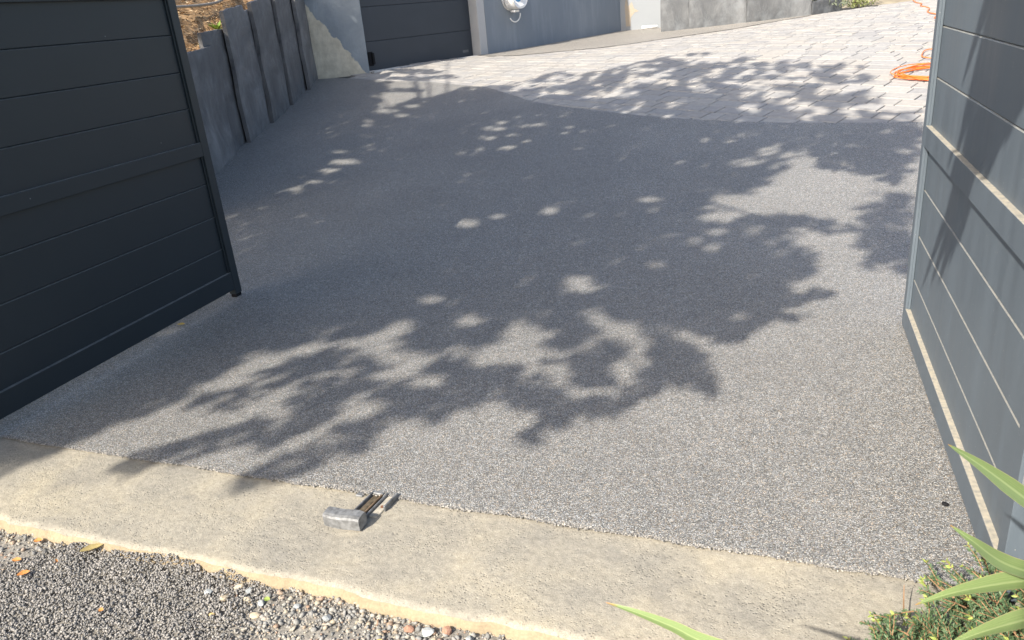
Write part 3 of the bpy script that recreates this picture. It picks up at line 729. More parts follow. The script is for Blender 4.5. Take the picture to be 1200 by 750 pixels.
# ================================================================== SLATE SLABS along the left of the drive
def slab(name, p0, p1, outline, thick, off0, off1, mat, label, group, seed, ext=0.0, cat='stone slab'):
    """upright stone slab from p0 to p1 (ground points); outline = [(s 0..1, top z)] of its broken top"""
    p0 = Vector((p0[0], p0[1])); p1 = Vector((p1[0], p1[1]))
    d = (p1 - p0); L0 = d.length; d.normalize(); nrm = Vector((d.y, -d.x))      # towards the drive
    if nrm.dot(Vector((0, 0)) - p0) < 0: nrm = -nrm
    a = p0 + nrm * off0; b = p1 + nrm * off1 + d * ext
    D = (b - a); L = D.length; D.normalize(); Nn = Vector((D.y, -D.x))
    if Nn.dot(Vector((0, 0)) - a) < 0: Nn = -Nn
    r = random.Random(seed)
    base_z = min(gz(a.x, a.y), gz(b.x, b.y)) - .12
    K = 26
    front, back = [], []
    tops = []
    for i in range(K + 1):
        s_ = i / K
        zt = interp([q[0] for q in outline], [q[1] for q in outline], s_)
        zt += r.uniform(-.006, .006) + .03 * (float(vn2(s_ * 5 + seed, 3.3)) - .5)
        tops.append(zt)
    rows = 14
    V, F = [], []
    for side in (0, 1):
        for j in range(rows + 1):
            for i in range(K + 1):
                s_ = i / K; z = base_z + (tops[i] - base_z) * j / rows
                rel = .018 * (float(vn1(s_ * L * 4 + seed * 3, z * 2.5)) - .5) + .008 * (float(vn2(s_ * L * 14 + seed, z * 9)) - .5)
                if i == 0 or i == K: ex = .008 * (float(vn3(z * 9, seed + i)) - .5)
                else: ex = 0
                o_ = (0 + rel) if side == 0 else (-thick + rel)
                if i in (0, K) or j == rows: o_ += -.004 if side == 0 else .004
                p = a + D * (s_ * L + ex) + Nn * o_
                V.append((p.x, p.y, z))
    W_ = K + 1; S_ = (rows + 1) * W_
    for j in range(rows):
        for i in range(K):
            q = j * W_ + i
            F.append((q, q + 1, q + 1 + W_, q + W_)); F.append((S_ + q, S_ + q + W_, S_ + q + 1 + W_, S_ + q + 1))
    for i in range(K):
        q = rows * W_ + i
        F.append((q, q + 1, S_ + q + 1, S_ + q)); F.append((i, S_ + i, S_ + i + 1, i + 1))
    for j in range(rows):
        q = j * W_
        F.append((q, q + W_, S_ + q + W_, S_ + q)); q += K
        F.append((q, S_ + q, S_ + q + W_, q + W_))
    org = Vector((a.x, a.y, gz(a.x, a.y)))
    MX = Matrix(((D.x, Nn.x, 0, org.x), (D.y, Nn.y, 0, org.y), (0, 0, 1, org.z), (0, 0, 0, 1)))
    MI = MX.inverted()
    bm = bmesh.new()
    bv = [bm.verts.new(MI @ Vector(v_)) for v_ in V]
    for f_ in F: bm.faces.new([bv[k] for k in f_])
    o = bm_obj(name, bm, mat)
    o.matrix_world = MX
    return tag(o, label, cat, group)
GS = 'upright slate slabs along the left side of the drive'
W = [(-5.42, 6.0), (-5.80, 7.07), (-6.09, 7.95), (-6.36, 8.87), (-6.63, 9.80), (-6.84, 10.63), (-7.14, 11.44)]
slab('slate_slab', (-5.05, 5.1), W[0], [(0, 1.3), (1, 1.42)], .05, .05, .0, SLATE, 'slate slab of the left row mostly hidden behind the open left gate', GS, 1, .2)
slab('slate_slab', W[0], (-5.94, 7.50), [(0, 1.42), (.85, 1.50), (1, 1.52)], .05, .06, .03, SLATE, 'lowest slate slab, nearest the left gate post, with a pale stain at its foot', GS, 2, .0)
slab('slate_slab', (-5.88, 7.32), W[2], [(0, 1.64), (.35, 1.66), (1, 1.68)], .05, .0, -.02, SLATE, 'second slate slab from the gate, a little taller and set back between two others', GS, 3, .25)
slab('slate_slab', W[2], W[3], [(0, 1.86), (.66, 1.93), (.68, 1.86), (1, 1.88)], .055, .06, .0, SLATE, 'slate slab with a square notch in its top right corner', GS, 4, .22)
slab('slate_slab', W[3], W[4], [(0, 1.95), (.6, 2.02), (1, 2.04)], .06, .07, .0, SLATE, 'slate slab right of the notched one, its sunlit left edge white', GS, 5, .22)
slab('slate_slab', W[4], (-6.74, 10.25), [(0, 2.22), (1, 2.26)], .05, .06, .02, SLATE, 'narrow tall slate slab, third from the corner by the garage', GS, 6, .0)
slab('slate_slab', (-6.72, 10.15), W[5], [(0, 2.04), (1, 2.08)], .05, .0, -.02, SLATE, 'set-back slate slab with a low top, next to last before the corner', GS, 7, .22)
slab('slate_slab', W[5], W[6], [(0, 2.4), (1, 2.45)], .06, .06, .0, SLATE, 'tallest slate slab, last of the left row at the garage corner', GS, 8, .10)
slab('slate_slab', (-7.17, 11.50), (-6.37, 11.815), [(0, 2.5), (1, 2.5)], .06, .0, .0, SLATE_C, 'weathered blue-grey slab with a broken cream patch left of the garage door', None, 9)

# ================================================================== GARAGE
def in_frame(o, parent, mtx=GM):
    o.parent = parent
    o.matrix_world = mtx
    return o
gar = empty('garage', (0, 0, 0)); gar.matrix_world = GM
tag(gar, 'grey rendered garage with a dark sectional door beyond the slate slabs', 'garage')
def gbox(name, x0, x1, y0, y1, z0, z1, mat, parent, bev=.0, seg=1):
    return box_obj(name, x0, x1, y0, y1, z0, z1, mat, parent, bev, seg)
GPAINT = mat_garage()
WALLP = mat_plaster('grey_blue_render', (.18, .215, .26), (.25, .28, .315))
REVEAL = mat_plaster('sunlit_reveal_render', (.40, .41, .42), (.50, .50, .50), False)  # sunlight on the jamb put into this paler tone
door = gbox('door', -.02, 2.55, -.06, -.03, -.03, 2.3, DARK, gar)
for k, (z0, z1) in enumerate(((-.005, .475), (.479, 1.0), (1.004, 1.53), (1.534, 2.06))):
    gbox('panel', -.01, 2.545, -.03, .0, z0, z1, GPAINT, door, .006, 2)
gbox('bottom_seal', -.01, 2.545, -.028, .006, -.03, -.006, DARK, door)
# black lifting handle at the lower left, small sticker at the lower right
hb = bmesh.new()
add_box(hb, .06, .17, .002, .010, .10, .32, .004, 1)
add_box(hb, .13, .17, .010, .05, .12, .30, .008, 2)
bm_obj('handle', hb, DARK, door)
gbox('sticker', 2.28, 2.43, .0, .002, .10, .145, mat_plain('sticker', (.12, .125, .13), .5, .4), door, 0)
gbox('jamb', 2.552, 2.75, -.30, .195, -.25, 2.9, REVEAL, gar, .006, 2)
gbox('wall', 2.752, 7.40, -.40, .20, -.35, 2.9, WALLP, gar, .004, 1)
gbox('lintel', -.05, 2.75, -.40, .198, 2.06, 2.9, WALLP, gar, .004, 1)
gbox('roof', -.05, 7.5, -3.5, .22, 2.903, 3.05, WALLP, gar, .004, 1)

# ------------------------------------------------------------------ hose reel on the garage wall
WHITE = mat_plain('white_plastic', (.80, .80, .79), .35, .5, var=.03)
BLUE = mat_plain('blue_plastic', (.08, .30, .55), .3, .5, var=.05)
reel = empty('hose_reel', (0, 0, 0))
reel.matrix_world = garage_mtx(tuple(GM @ Vector((3.47, .20, .98))))
tag(reel, 'round white and blue drum with a hanging white loop mounted on the grey garage wall', 'hose reel')
def disc_part(name, r, y0, y1, mat, cz=0.0, cx=0.0, bev=.02, n=40):
    bm = bmesh.new()
    ret = bmesh.ops.create_cone(bm, cap_ends=True, segments=n, radius1=r, radius2=r, depth=abs(y1 - y0))
    rot = Matrix.Rotation(R(90), 4, 'X')
    for v in bm.verts: v.co = rot @ v.co; v.co += Vector((cx, (y0 + y1) / 2, cz))
    if bev: bmesh.ops.bevel(bm, geom=[e for e in bm.edges if len(e.link_faces) == 2 and any(len(f.verts) > 4 for f in e.link_faces)], offset=bev, segments=3, affect='EDGES')
    return bm_obj(name, bm, mat, reel)
disc_part('casing', .22, .02, .22, WHITE, bev=.05)
disc_part('back_plate', .24, .0, .02, WHITE, bev=.006)
disc_part('front_cap', .13, .222, .232, BLUE, cz=.02, bev=.004)
disc_part('hub', .075, .234, .262, WHITE, cz=.02, bev=.01)
box_obj('outlet', -.07, .07, .06, .16, -.275, -.235, WHITE, reel, .01, 2)
pts = [(.16 * math.cos(R(a)), .10, -.30 + .16 * math.sin(R(a)) * .9) for a in range(-150, 5, 8)]
v, f = tube(pts, .012, 8); mesh_obj('loop', v, f, WHITE, reel, True)

# ------------------------------------------------------------------ back wall, slate-faced wall, kerb stone
LITW = mat_plaster('pale_grey_render', (.29, .31, .335), (.35, .37, .385), False)
def wall_between(name, p0, p1, z0, z1, th, mat, label=None, cat=None, kind=None):
    p0 = Vector((*p0, 0)); p1 = Vector((*p1, 0)); d = (p1 - p0).normalized(); L = (p1 - p0).length
    nn = Vector((d.y, -d.x, 0))
    MX = Matrix(((d.x, nn.x, 0, p0.x), (d.y, nn.y, 0, p0.y), (0, 0, 1, 0), (0, 0, 0, 1)))
    o = box_obj(name, 0, L, -th, 0, z0, z1, mat, None, .004, 1)
    o.matrix_world = MX
    return (tag(o, label, cat, None, kind), MX, L)
bw, BWM, _ = wall_between('rendered_wall', (-3.70, 18.36), (-1.9, 18.66), .6, 3.2, .2, LITW, 'pale grey rendered wall end in sun between the garage and the slate wall', 'wall')
# rust-coloured run on it
def stain_mat():
    a = Mat('rust_stain', .9, .1); a.color(a.mix(a.noise(30, 4), (.46, .34, .20), (.40, .40, .39))); return a.m
bm = bmesh.new()
pts = [(.36, 1.0), (.46, 1.0), (.47, 1.18), (.56, 1.28), (.66, 1.30), (.55, 1.36), (.50, 1.5), (.42, 1.42), (.38, 1.7), (.345, 1.4), (.35, 1.2)]
bm.faces.new([bm.verts.new((x, .004, z)) for x, z in pts])
o = bm_obj('rust_stain', bm, stain_mat(), bw); o.matrix_parent_inverse = Matrix.Identity(4)
# slate facing
sw = empty('slate_wall', (-2.36, 16.95, .88)); tag(sw, 'retaining wall faced with large grey slate panels behind the paved court', 'wall')
def sw_child(o):
    o.parent = sw; o.matrix_parent_inverse = sw_inv; return o
sw_inv = Matrix.Translation((2.36, -16.95, -.88))
cx0, cy0 = -2.36, 16.95
segs = [(-2.36, 16.90, -1.80, 16.88), (-1.795, 16.86, -.70, 16.93), (-.69, 16.90, .50, 17.12)]
for k, (xa, ya, xb, yb) in enumerate(segs):
    o = slab('panel', (xa, ya), (xb, yb), [(0, 2.3), (1, 2.3)], .05, .02 * (k == 0), 0, SLATE_WALL, None, None, 20 + k)
    for key in ('label', 'category', 'group'):
        if key in o: del o[key]
    mw = o.matrix_world.copy(); sw_child(o); o.matrix_world = mw
    o.matrix_basis = mw
o, _, _ = wall_between('core', (-2.33, 17.02), (.47, 17.22), .6, 2.28, .4, LITW); mw = o.matrix_world.copy(); sw_child(o); o.matrix_basis = mw
slab('kerb_stone', (.52, 17.12), (1.08, 17.62), [(0, 1.22), (.5, 1.24), (1, 1.20)], .10, 0, 0, SLATE_WALL, 'low grey kerb stone at the right end of the slate wall', None, 31, 0, 'kerb stone')
# grey-green bush behind the kerb
def bush(name, c, rad, hgt, nleaf, mat, label, cat, seed, size=.035):
    r = np.random.default_rng(seed)
    root = empty(name, c); tag(root, label, cat)
    V, F = [], []
    for k in range(nleaf):
        d = r.normal(size=3); d /= np.linalg.norm(d); q = r.random() ** .4
        p = Vector((d[0] * rad * q, d[1] * rad * q, hgt * .5 + d[2] * hgt * .5 * q))
        a = Vector(r.normal(size=3)).normalized() * size * r.uniform(.6, 1.3); b = Vector(r.normal(size=3)).normalized() * size * .45
        i = len(V); V += [p - a, p + b, p + a, p - b]; F.append((i, i + 1, i + 2, i + 3))
    mesh_obj('foliage', V, F, mat, root)
    V, F = [], []
    for k in range(7):
        a = r.uniform(0, 6.28)
        v, f = tube([(0, 0, -.02), (math.cos(a) * rad * .3, math.sin(a) * rad * .3, hgt * .4), (math.cos(a) * rad * .6, math.sin(a) * rad * .6, hgt * .75)], .008, 5)
        i = len(V); V += v; F += [tuple(i + q for q in ff) for ff in f]
    mesh_obj('stems', V, F, BARK, root)
    return root
GG = mat_leaf('grey_green_leaf', (.13, .16, .11), (.28, .31, .22))
bush('bush', (.85, 17.75, .98), .42, .45, 900, GG, 'grey-green bush behind the low kerb stone', 'bush', 3)
bush('bush', (1.45, 18.4, 1.0), .40, .40, 700, mat_leaf('pale_bush_leaf', (.20, .25, .07), (.36, .38, .16)), 'yellow-green bush further along the bank behind the kerb stone', 'bush', 4)
# pieces of white pipe by the wall foot
for (x, L, lab) in ((-2.98, .34, 'longer piece of white plastic pipe lying at the foot of the pale wall'), (-2.56, .12, 'short piece of white plastic pipe next to the slate wall')):
    y = 18.36 + (x + 3.7) * .1667 - .12
    v, f = tube([(0, 0, 0), (L, .03, 0)], .035, 12); o = mesh_obj('pipe_piece', v, f, WHITE, None, True)
    o.location = (x, y, gz(x, y) + .045); tag(o, lab, 'pipe')

# ================================================================== ORANGE CABLE on the pavers
ORANGE = mat_plain('orange_cable', (.85, .20, .035), .45, .4, var=.08)
def gpt(x, y, h=.008): return (x, y, gz(x, y) + h)
cb = bmesh.new(); V, F = [], []
cr = random.Random(4)
cxx, cyy = 1.62, 9.63
pts = []
turns = 9
for k in range(turns * 26):
    a = k / 26 * 2 * math.pi
    t = k / 26
    rx = .50 * (1 - .10 * (t % 3)) + .03 * math.sin(t * 5.3) ; ry = .38 * (1 - .09 * ((t + 1) % 4)) + .03 * math.sin(t * 3.1)
    pts.append(gpt(cxx + rx * math.cos(a) + .05 * math.sin(t * 2.2), cyy + ry * math.sin(a) + .05 * math.cos(t * 1.7), .008 + .007 * (t * .6) + .008 * math.sin(a * 3.3)))
v, f = tube(pts, .0052, 6)
coil = empty('extension_cable', gpt(cxx, cyy, 0)); tag(coil, 'coiled orange extension cable on the pale pavers beside the right gate', 'cable')
def to_local(o, root):
    inv = Matrix.Translation(-Vector(root.location)); o.data.transform(inv); return o
to_local(mesh_obj('coil', v, f, ORANGE, coil, True), coil)
pts = [gpt(1.66 + .14 * math.cos(a) + .05, 10.55 + .42 * math.sin(a), .02) for a in np.linspace(-1.9, 3.6, 26)]
v, f = tube(smooth_path([gpt(1.75, 10.02, .04)] + [p for p in pts[::3]] + [gpt(1.9, 10.2, .02)], 4), .0065, 6); to_local(mesh_obj('loose_loop', v, f, ORANGE, coil, True), coil)
pts = [(1.95, 10.1), (2.25, 11.3), (2.05, 12.4), (2.35, 13.3), (2.18, 13.99), (2.30, 14.35), (2.22, 14.95), (2.33, 15.6), (2.28, 16.2), (2.38, 16.83), (2.34, 17.6), (2.46, 18.52), (2.7, 19.8), (2.6, 21.0)]
v, f = tube(smooth_path([gpt(x, y, .012) for x, y in pts[:10]] + [gpt(2.36, 17.4, .012), (2.40, 18.2, gz(2.4, 18.2) + .03)], 5), .009, 6)
to_local(mesh_obj('trailing_lead', v, f, ORANGE, coil, True), coil)

# ================================================================== GATES
def board_mesh(y0, y1, z0, z1, side):
    """one horizontal board; side = +1 shows its face towards +X, -1 towards -X; chamfered long edges"""
    c = .004; t = .018
    prof = [(0, z0 + c), (0, z1 - c), (-c, z1), (-t, z1), (-t, z0), (-c, z0)]
    V = [(side * px_, y0, z_) for px_, z_ in prof] + [(side * px_, y1, z_) for px_, z_ in prof]
    n = 6
    F = [(k, (k + 1) % n, n + (k + 1) % n, n + k) for k in range(n)] + [tuple(range(n))[::-1], tuple(range(n, 2 * n))]
    return V, F
def gate(name, xf, side, y0, y1, dz, mat, label, zs, rail_z):
    root = empty(name, (xf, (y0 + y1) / 2, 0)); tag(root, label, 'gate', 'open driveway gates')
    cy = (y0 + y1) / 2
    def fb(nm, a0, a1, b0, b1, bev=.004, d0=0.0, d1=.05):
        xa, xb = (-d1, -d0) if side > 0 else (d0, d1)
        return box_obj(nm, xa, xb, a0 - cy, a1 - cy, b0, b1, mat, root, bev, 3)
    top = 1.92 + dz
    fb('stile', y1 - .062, y1, .035 + dz, top); fb('stile', y0, y0 + .062, .035 + dz, top)
    (rb0, rb1), (rm0, rm1), (rt0, rt1) = rail_z
    for a, b in rail_z: fb('rail', y0 + .064, y1 - .064, a, b, .003)
    for a, b in zs:
        V, F = board_mesh(y0 + .06 - cy, y1 - .06 - cy, a + .0008, b - .0008, side)
        o = mesh_obj('board', V, F, mat, root); o.location = (-side * .021, 0, 0)
    # thin bead that frames the boards inside the stile
    for yy in (y1 - .062 - .012, y0 + .062):
        fb('bead', yy, yy + .012, rb1, top - .02, .002, .010, .020)
    # feet under the stiles
    for yy in (y1 - .058, y0 + .004):
        xa, xb = (-.046, -.004) if side > 0 else (.004, .046)
        box_obj('foot', xa, xb, yy - cy, yy + .054 - cy, .012, .035 + dz, DARK, root, .006, 2)
    # backing sheet behind the boards (dark tongue joints)
    fb('inner_tongue', y0 + .07, y1 - .07, rb0 + .01, top - .02, 0, .041, .044)
    return root
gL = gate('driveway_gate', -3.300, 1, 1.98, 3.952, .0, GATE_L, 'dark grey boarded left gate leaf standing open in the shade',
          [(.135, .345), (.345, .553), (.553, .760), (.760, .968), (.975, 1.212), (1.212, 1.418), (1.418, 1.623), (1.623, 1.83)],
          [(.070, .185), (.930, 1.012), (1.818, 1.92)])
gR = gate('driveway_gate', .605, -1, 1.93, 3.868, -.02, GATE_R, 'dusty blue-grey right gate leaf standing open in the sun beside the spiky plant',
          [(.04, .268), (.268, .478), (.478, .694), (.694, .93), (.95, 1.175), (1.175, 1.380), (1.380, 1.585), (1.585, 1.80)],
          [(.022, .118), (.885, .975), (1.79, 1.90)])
# slim weather strip on the closing edge of the right leaf
o = box_obj('edge_strip', .012, .034, 3.868 - (1.93 + 3.868) / 2, 3.868 - (1.93 + 3.868) / 2 + .016, .02, 1.88, mat_plain('grey_rubber', (.22, .24, .26), .5, .4), gR, .006, 3)
PILM = mat_plaster('grey_pillar_render', (.19, .21, .24), (.25, .27, .29))
for (x0, x1, lab) in ((-3.80, -3.42, 'square rendered post carrying the left gate, just outside the picture'), (.675, 1.05, 'square grey rendered post behind the shrub at the hinge of the right gate')):
    root = empty('gate_post', ((x0 + x1) / 2, 1.76, 0)); tag(root, lab, 'gate post')
    w = (x1 - x0) / 2
    box_obj('shaft', -w, w, -.18, .18, -.1, 1.95, PILM, root, .008, 2)
    box_obj('cap', -w - .03, w + .03, -.21, .21, 1.952, 2.0, PALE, root, .01, 2)
    for z in (.35, 1.55):
        hx = w + .0 if x0 < 0 else -w - .06
        box_obj('hinge', hx, hx + .06, .16, .24, z, z + .09, STEEL, root, .008, 2)

# ================================================================== GATE STOP in the strip
ZN = mat_plain('weathered_zinc', (.20, .205, .21), .5, .4, .25, var=.4, scale=45, bump=.4)
gs = empty('gate_stop', (-1.365, 1.885, -.002), R(-3.5)); tag(gs, 'small weathered metal gate stop bolted to the concrete strip', 'gate stop')
bm = bmesh.new()
prof = [(-.026, 0), (-.028, .040), (-.024, .047), (-.014, .051), (.020, .052), (.027, .045), (.028, .0)]
nn = len(prof); segs_ = 9
rings = []
for k in range(segs_):
    t = k / (segs_ - 1); x = -.073 + .146 * t
    e = 1 - .10 * (abs(2 * t - 1) ** 6)
    rings.append([bm.verts.new((x, py * e, pz * (1 - .06 * (abs(2 * t - 1) ** 6)) - .004 * math.sin(t * 5))) for py, pz in prof])
for a, b in zip(rings[:-1], rings[1:]):
    for k in range(nn - 1): bm.faces.new((a[k], a[k + 1], b[k + 1], b[k]))
    bm.faces.new((a[-1], a[0], b[0], b[-1]))
bm.faces.new(rings[0][::-1]); bm.faces.new(rings[-1])
bm_obj('block', bm, ZN, gs, False)
skew = .012
def arm(nm, x0, x1, z0, z1, mat, ya=.026, yb=.185):
    bm = bmesh.new(); vs = add_box(bm, x0, x1, ya, yb, z0, z1, .002, 1)
    for v in vs: v.co.x += .06 * (v.co.y - ya)
    return bm_obj(nm, bm, mat, gs)
arm('arm', -.010, -.004, -.004, .016, ZN)
arm('arm', .048, .054, -.004, .016, ZN)
arm('slot', -.003, .0465, -.004, .0035, mat_plain('rust_dust', (.11, .09, .065), .95, .1, var=.5, scale=60))
arm('inner_bar', .030, .036, .0038, .012, mat_plain('rusty_steel', (.20, .14, .09), .8, .2, var=.4, scale=60))
arm('crossbar', -.003, .046, .0036, .013, ZN, .176, .190)
arm('plate', .056, .088, -.004, .005, mat_plain('dusty_steel_plate', (.40, .37, .31), .8, .2, var=.25, scale=60), .06, .18)
bm = bmesh.new(); bmesh.ops.create_cone(bm, cap_ends=True, segments=10, radius1=.006, radius2=.005, depth=.005)
for v in bm.verts: v.co += Vector((.078, .115, .0078))
bm_obj('bolt', bm, mat_plain('rusty_bolt', (.16, .08, .05), .85, .2, var=.3), gs)
arm('lug', -.060, -.030, -.004, .006, ZN, .155, .185)
arm('lug', .092, .100, -.004, .022, ZN, .10, .19)

# ================================================================== BROAD-LEAVED TREE outside the gate, whose crown shades the drive
def lift(gx, gy, h):
    """the point h above the drive that the sun shines through to reach (gx, gy)"""
    z0 = gz(gx, gy); t = h / -TRAVEL.z
    return (gx - TRAVEL.x * t, gy - TRAVEL.y * t, z0 + h)
def in_poly(poly, X, Y):
    ins = np.zeros(len(X), bool); n = len(poly)
    for i in range(n):
        x0, y0 = poly[i]; x1, y1 = poly[(i + 1) % n]
        if y0 == y1: continue
        c = ((y0 > Y) != (y1 > Y)) & (X < (x1 - x0) * (Y - y0) / (y1 - y0) + x0)
        ins ^= c
    return ins
def in_gap(X, Y, k=1.0):
    g = np.zeros(len(X), bool)
    for (cx_, cy_, ax, ay, bx, by) in CROWN_GAPS:
        det = ax * by - ay * bx
        u = ((X - cx_) * by - (Y - cy_) * bx) / det; v = (-(X - cx_) * ay + (Y - cy_) * ax) / det
        g |= (u * u + v * v) < k * k
    return g
lr = np.random.default_rng(77)
LX, LY = [], []
SL = np.array([(x - .35, y) for x, y in zip(WX, WY) if 6.5 < y < 12] + [(x + .30, y) for x, y in list(zip(WX, WY))[::-1] if 6.5 < y < 12])
for poly, dens in ((SHADE_OUTLINES[0], 1050), (SHADE_OUTLINES[1], 640), (SL.tolist(), 900), ([(-6.7, 12.1), (-5.9, 12.3), (-5.3, 13.7), (-6.2, 13.9)], 900)):  # crown shaped to the wanted shade; last two patches added to shade the slabs
    pa_ = np.array(poly); mn, mx = pa_.min(0), pa_.max(0)
    N = int((mx[0] - mn[0]) * (mx[1] - mn[1]) * dens)
    X = lr.uniform(mn[0], mx[0], N); Y = lr.uniform(mn[1], mx[1], N)
    wx = X + .16 * (vn1(X * 6, Y * 4) - .5) + .11 * (vn2(X * 14, Y * 9) - .5)
    wy = Y + .26 * (vn2(X * 6 + 9, Y * 4) - .5) + .16 * (vn3(X * 14, Y * 9) - .5)
    k = in_poly(poly, wx, wy) & ~(in_gap(X, Y, 1.22) & (Y < 6)) & ~in_gap(X, Y, .82)
    if poly is not SHADE_OUTLINES[0] and dens == 900: pass
    else:
        sl_ = X - np.interp(Y, WY, WX)
        k &= ~((sl_ > .32) & (sl_ < 1.0) & (Y > 8.4) & (Y < 11.3))          # open sky above the mulch bank
        # leaves thin out towards the rim and over the court
        inner = np.ones(N, bool)
        for dx, dy in ((.14, 0), (-.14, 0), (0, .20), (0, -.20)): inner &= in_poly(poly, wx + dx, wy + dy)
        k &= inner | (lr.random(N) < .60)
        far = np.clip((Y - np.interp(X, PX, PY) + .3) / .8, 0, 1)
        k &= (vn3(X * 8, Y * 3.6 + 3) > .50 * far) | (lr.random(N) < .06)
    LX.append(X[k]); LY.append(Y[k])
NSOLID = sum(len(a) for a in LX)
for (cx_, cy_, ax, ay, bx, by) in LEAF_CLUMPS + MORE_CLUMPS:
    area = abs(ax * by - ay * bx) * math.pi
    n = max(6, int(area * 800)); n2 = n // 4
    r_ = np.concatenate([np.sqrt(lr.random(n)) * 1.10, lr.uniform(.95, 1.35, n2)]); a_ = lr.uniform(0, 2 * math.pi, n + n2)
    X = cx_ + r_ * (np.cos(a_) * ax + np.sin(a_) * bx); Y = cy_ + r_ * (np.cos(a_) * ay + np.sin(a_) * by)
    k = ~in_gap(X, Y, .95)
    k &= (vn3(X * 16 + 2, Y * 10) > .20) | (lr.random(n + n2) < .25)
    LX.append(X[k]); LY.append(Y[k])
LX = np.concatenate(LX); LY = np.concatenate(LY)
N = len(LX)
# height of the foliage: layered boughs, higher towards the trunk side
H = 4.3 + 1.5 * vn1(LX * .55 + 7, LY * .55) + .8 * vn2(LX * 2, LY * 2) + lr.normal(0, .22, N)
H[NSOLID:] -= 1.3
Vl = np.zeros((N, 5, 3))
sunv = np.array(TRAVEL)
for i in range(N):
    c = np.array(lift(LX[i], LY[i], H[i]))
    nrm = -sunv + lr.normal(0, .55, 3); nrm /= np.linalg.norm(nrm)
    a = np.cross(nrm, lr.normal(size=3)); a /= np.linalg.norm(a); b = np.cross(nrm, a)
    L = lr.uniform(.040, .078); w = L * lr.uniform(.50, .66)
    if i >= NSOLID: L *= .92; w *= .75
    Vl[i, 0] = c - a * L; Vl[i, 1] = c - a * L * .15 + b * w; Vl[i, 2] = c + a * L; Vl[i, 3] = c - a * L * .15 - b * w
    Vl[i, 4] = c - nrm * L * .18
F = np.array([(0, 1, 4), (1, 2, 4), (2, 3, 4), (3, 0, 4)])
F = (F[None] + (np.arange(N) * 5)[:, None, None]).reshape(-1, 3)
tb = (-5.6, -1.9)
tree = empty('broadleaf_tree', (tb[0], tb[1], -.07)); tag(tree, 'large leafy tree left of the gate, its crown shading the drive', 'tree')
toff = np.array([tb[0], tb[1], -.07])
tag(np_obj('crown', Vl.reshape(-1, 3) - toff, F, LEAF, tree), kind='stuff')
top = Vector((-5.2, -1.0, 3.6))
v, f = tube(smooth_path([(0, 0, 0), (.03, .1, .8), (.1, .3, 1.9), (.28, .7, 3.0), (.4, .9, 3.67)], 5), [.24 - .10 * k / 20 for k in range(21)], 14)
mesh_obj('trunk', v, f, BARK, tree, True)
V, F = [], []
idx = lr.choice(N, 70, replace=False)
hub = [Vector((.4, .9, 3.67)), Vector((.9, 1.9, 4.6)), Vector((.2, 2.2, 4.9)), Vector((1.8, 2.4, 4.9))]
for h_ in hub[1:]:
    v, f = tube(smooth_path([hub[0], (hub[0] + h_) / 2 + Vector((0, 0, .15)), h_], 5), [.11 - .05 * k / 10 for k in range(11)], 8)
    b0 = len(V); V += v; F += [tuple(b0 + q for q in ff) for ff in f]
for i in idx:
    e = Vector(np.array(lift(LX[i], LY[i], H[i])) - toff)
    h_ = min(hub[1:], key=lambda q: (q - e).length)
    m_ = h_.lerp(e, .5) + Vector((0, 0, .25))
    path = smooth_path([h_, m_, e], 6)
    v, f = tube(path, [.035 * (1 - .85 * k / (len(path) - 1)) for k in range(len(path))], 5)
    b0 = len(V); V += v; F += [tuple(b0 + q for q in ff) for ff in f]
mesh_obj('limb', V, F, BARK, tree, True)

# ================================================================== SWORD-LEAVED PLANTS
BLADE = mat_blade()
def blade(path, wmax, parent, name='leaf', fold=.22, up=Vector((0, 0, 1)), tipw=0.0):
    """sword leaf from its tip (path[0]) to its root, folded along the midrib"""
    P = smooth_path(path, 7); n = len(P)
    V, F, UV = [], [], []
    # arc length
    s = [0.0]
    for i in range(1, n): s.append(s[-1] + (P[i] - P[i - 1]).length)
    T = s[-1]
    for i, p in enumerate(P):
        t = (P[min(i + 1, n - 1)] - P[max(i - 1, 0)]).normalized()
        side = t.cross(up).normalized(); nn_ = side.cross(t).normalized()
        q = s[i] / T
        w = wmax * (min(1.0, (q / .42)) ** .72) * (1 - .35 * max(0, q - .6) / .4) * .5
        for k, (a, h) in enumerate(((-1, 1), (-.5, .45), (0, 0), (.5, .45), (1, 1))):
            V.append(p + side * a * w + nn_ * h * w * fold * 2); UV.append((.5 + a / 2, q))
    for i in range(n - 1):
        for k in range(4):
            F.append((i * 5 + k, i * 5 + k + 1, (i + 1) * 5 + k + 1, (i + 1) * 5 + k))
    root = Vector(parent.location)
    o = mesh_obj(name, [v - root for v in V], F, BLADE, parent, True)
    uvl = o.data.uv_layers.new(name='UVMap')
    for lp in o.data.loops: uvl.data[lp.index].uv = UV[lp.vertex_index]
    return o
spk = empty('spiky_plant', (.44, .80, -.06)); tag(spk, 'sword-leaved green plant at the bottom right, its long blades arching in front of the shrub', 'plant')
crown = (.40, .82, .93)
blade([(0.312, 1.376, 0.804), (0.337, 1.249, 0.841), (0.356, 1.101, 0.885), (0.372, 0.957, 0.930), crown], .026, spk, up=Vector((-.5, -.5, .8)))
blade([(0.283, 1.162, 0.781), (0.303, 1.105, 0.796), (0.318, 1.005, 0.838), (0.350, 0.914, 0.89), crown], .024, spk, up=Vector((-.4, -.6, .8)))
blade([(0.234, 1.09, 0.673), (0.28, 1.062, 0.732), (0.333, 0.982, 0.83), (0.365, 0.904, 0.90), crown], .027, spk, up=Vector((-.6, -.4, .7)))
blade([(0.265, 1.013, 0.671), (0.299, 0.987, 0.729), (0.329, 0.94, 0.80), (0.365, 0.883, 0.88), crown], .026, spk, up=Vector((-.6, -.4, .7)))
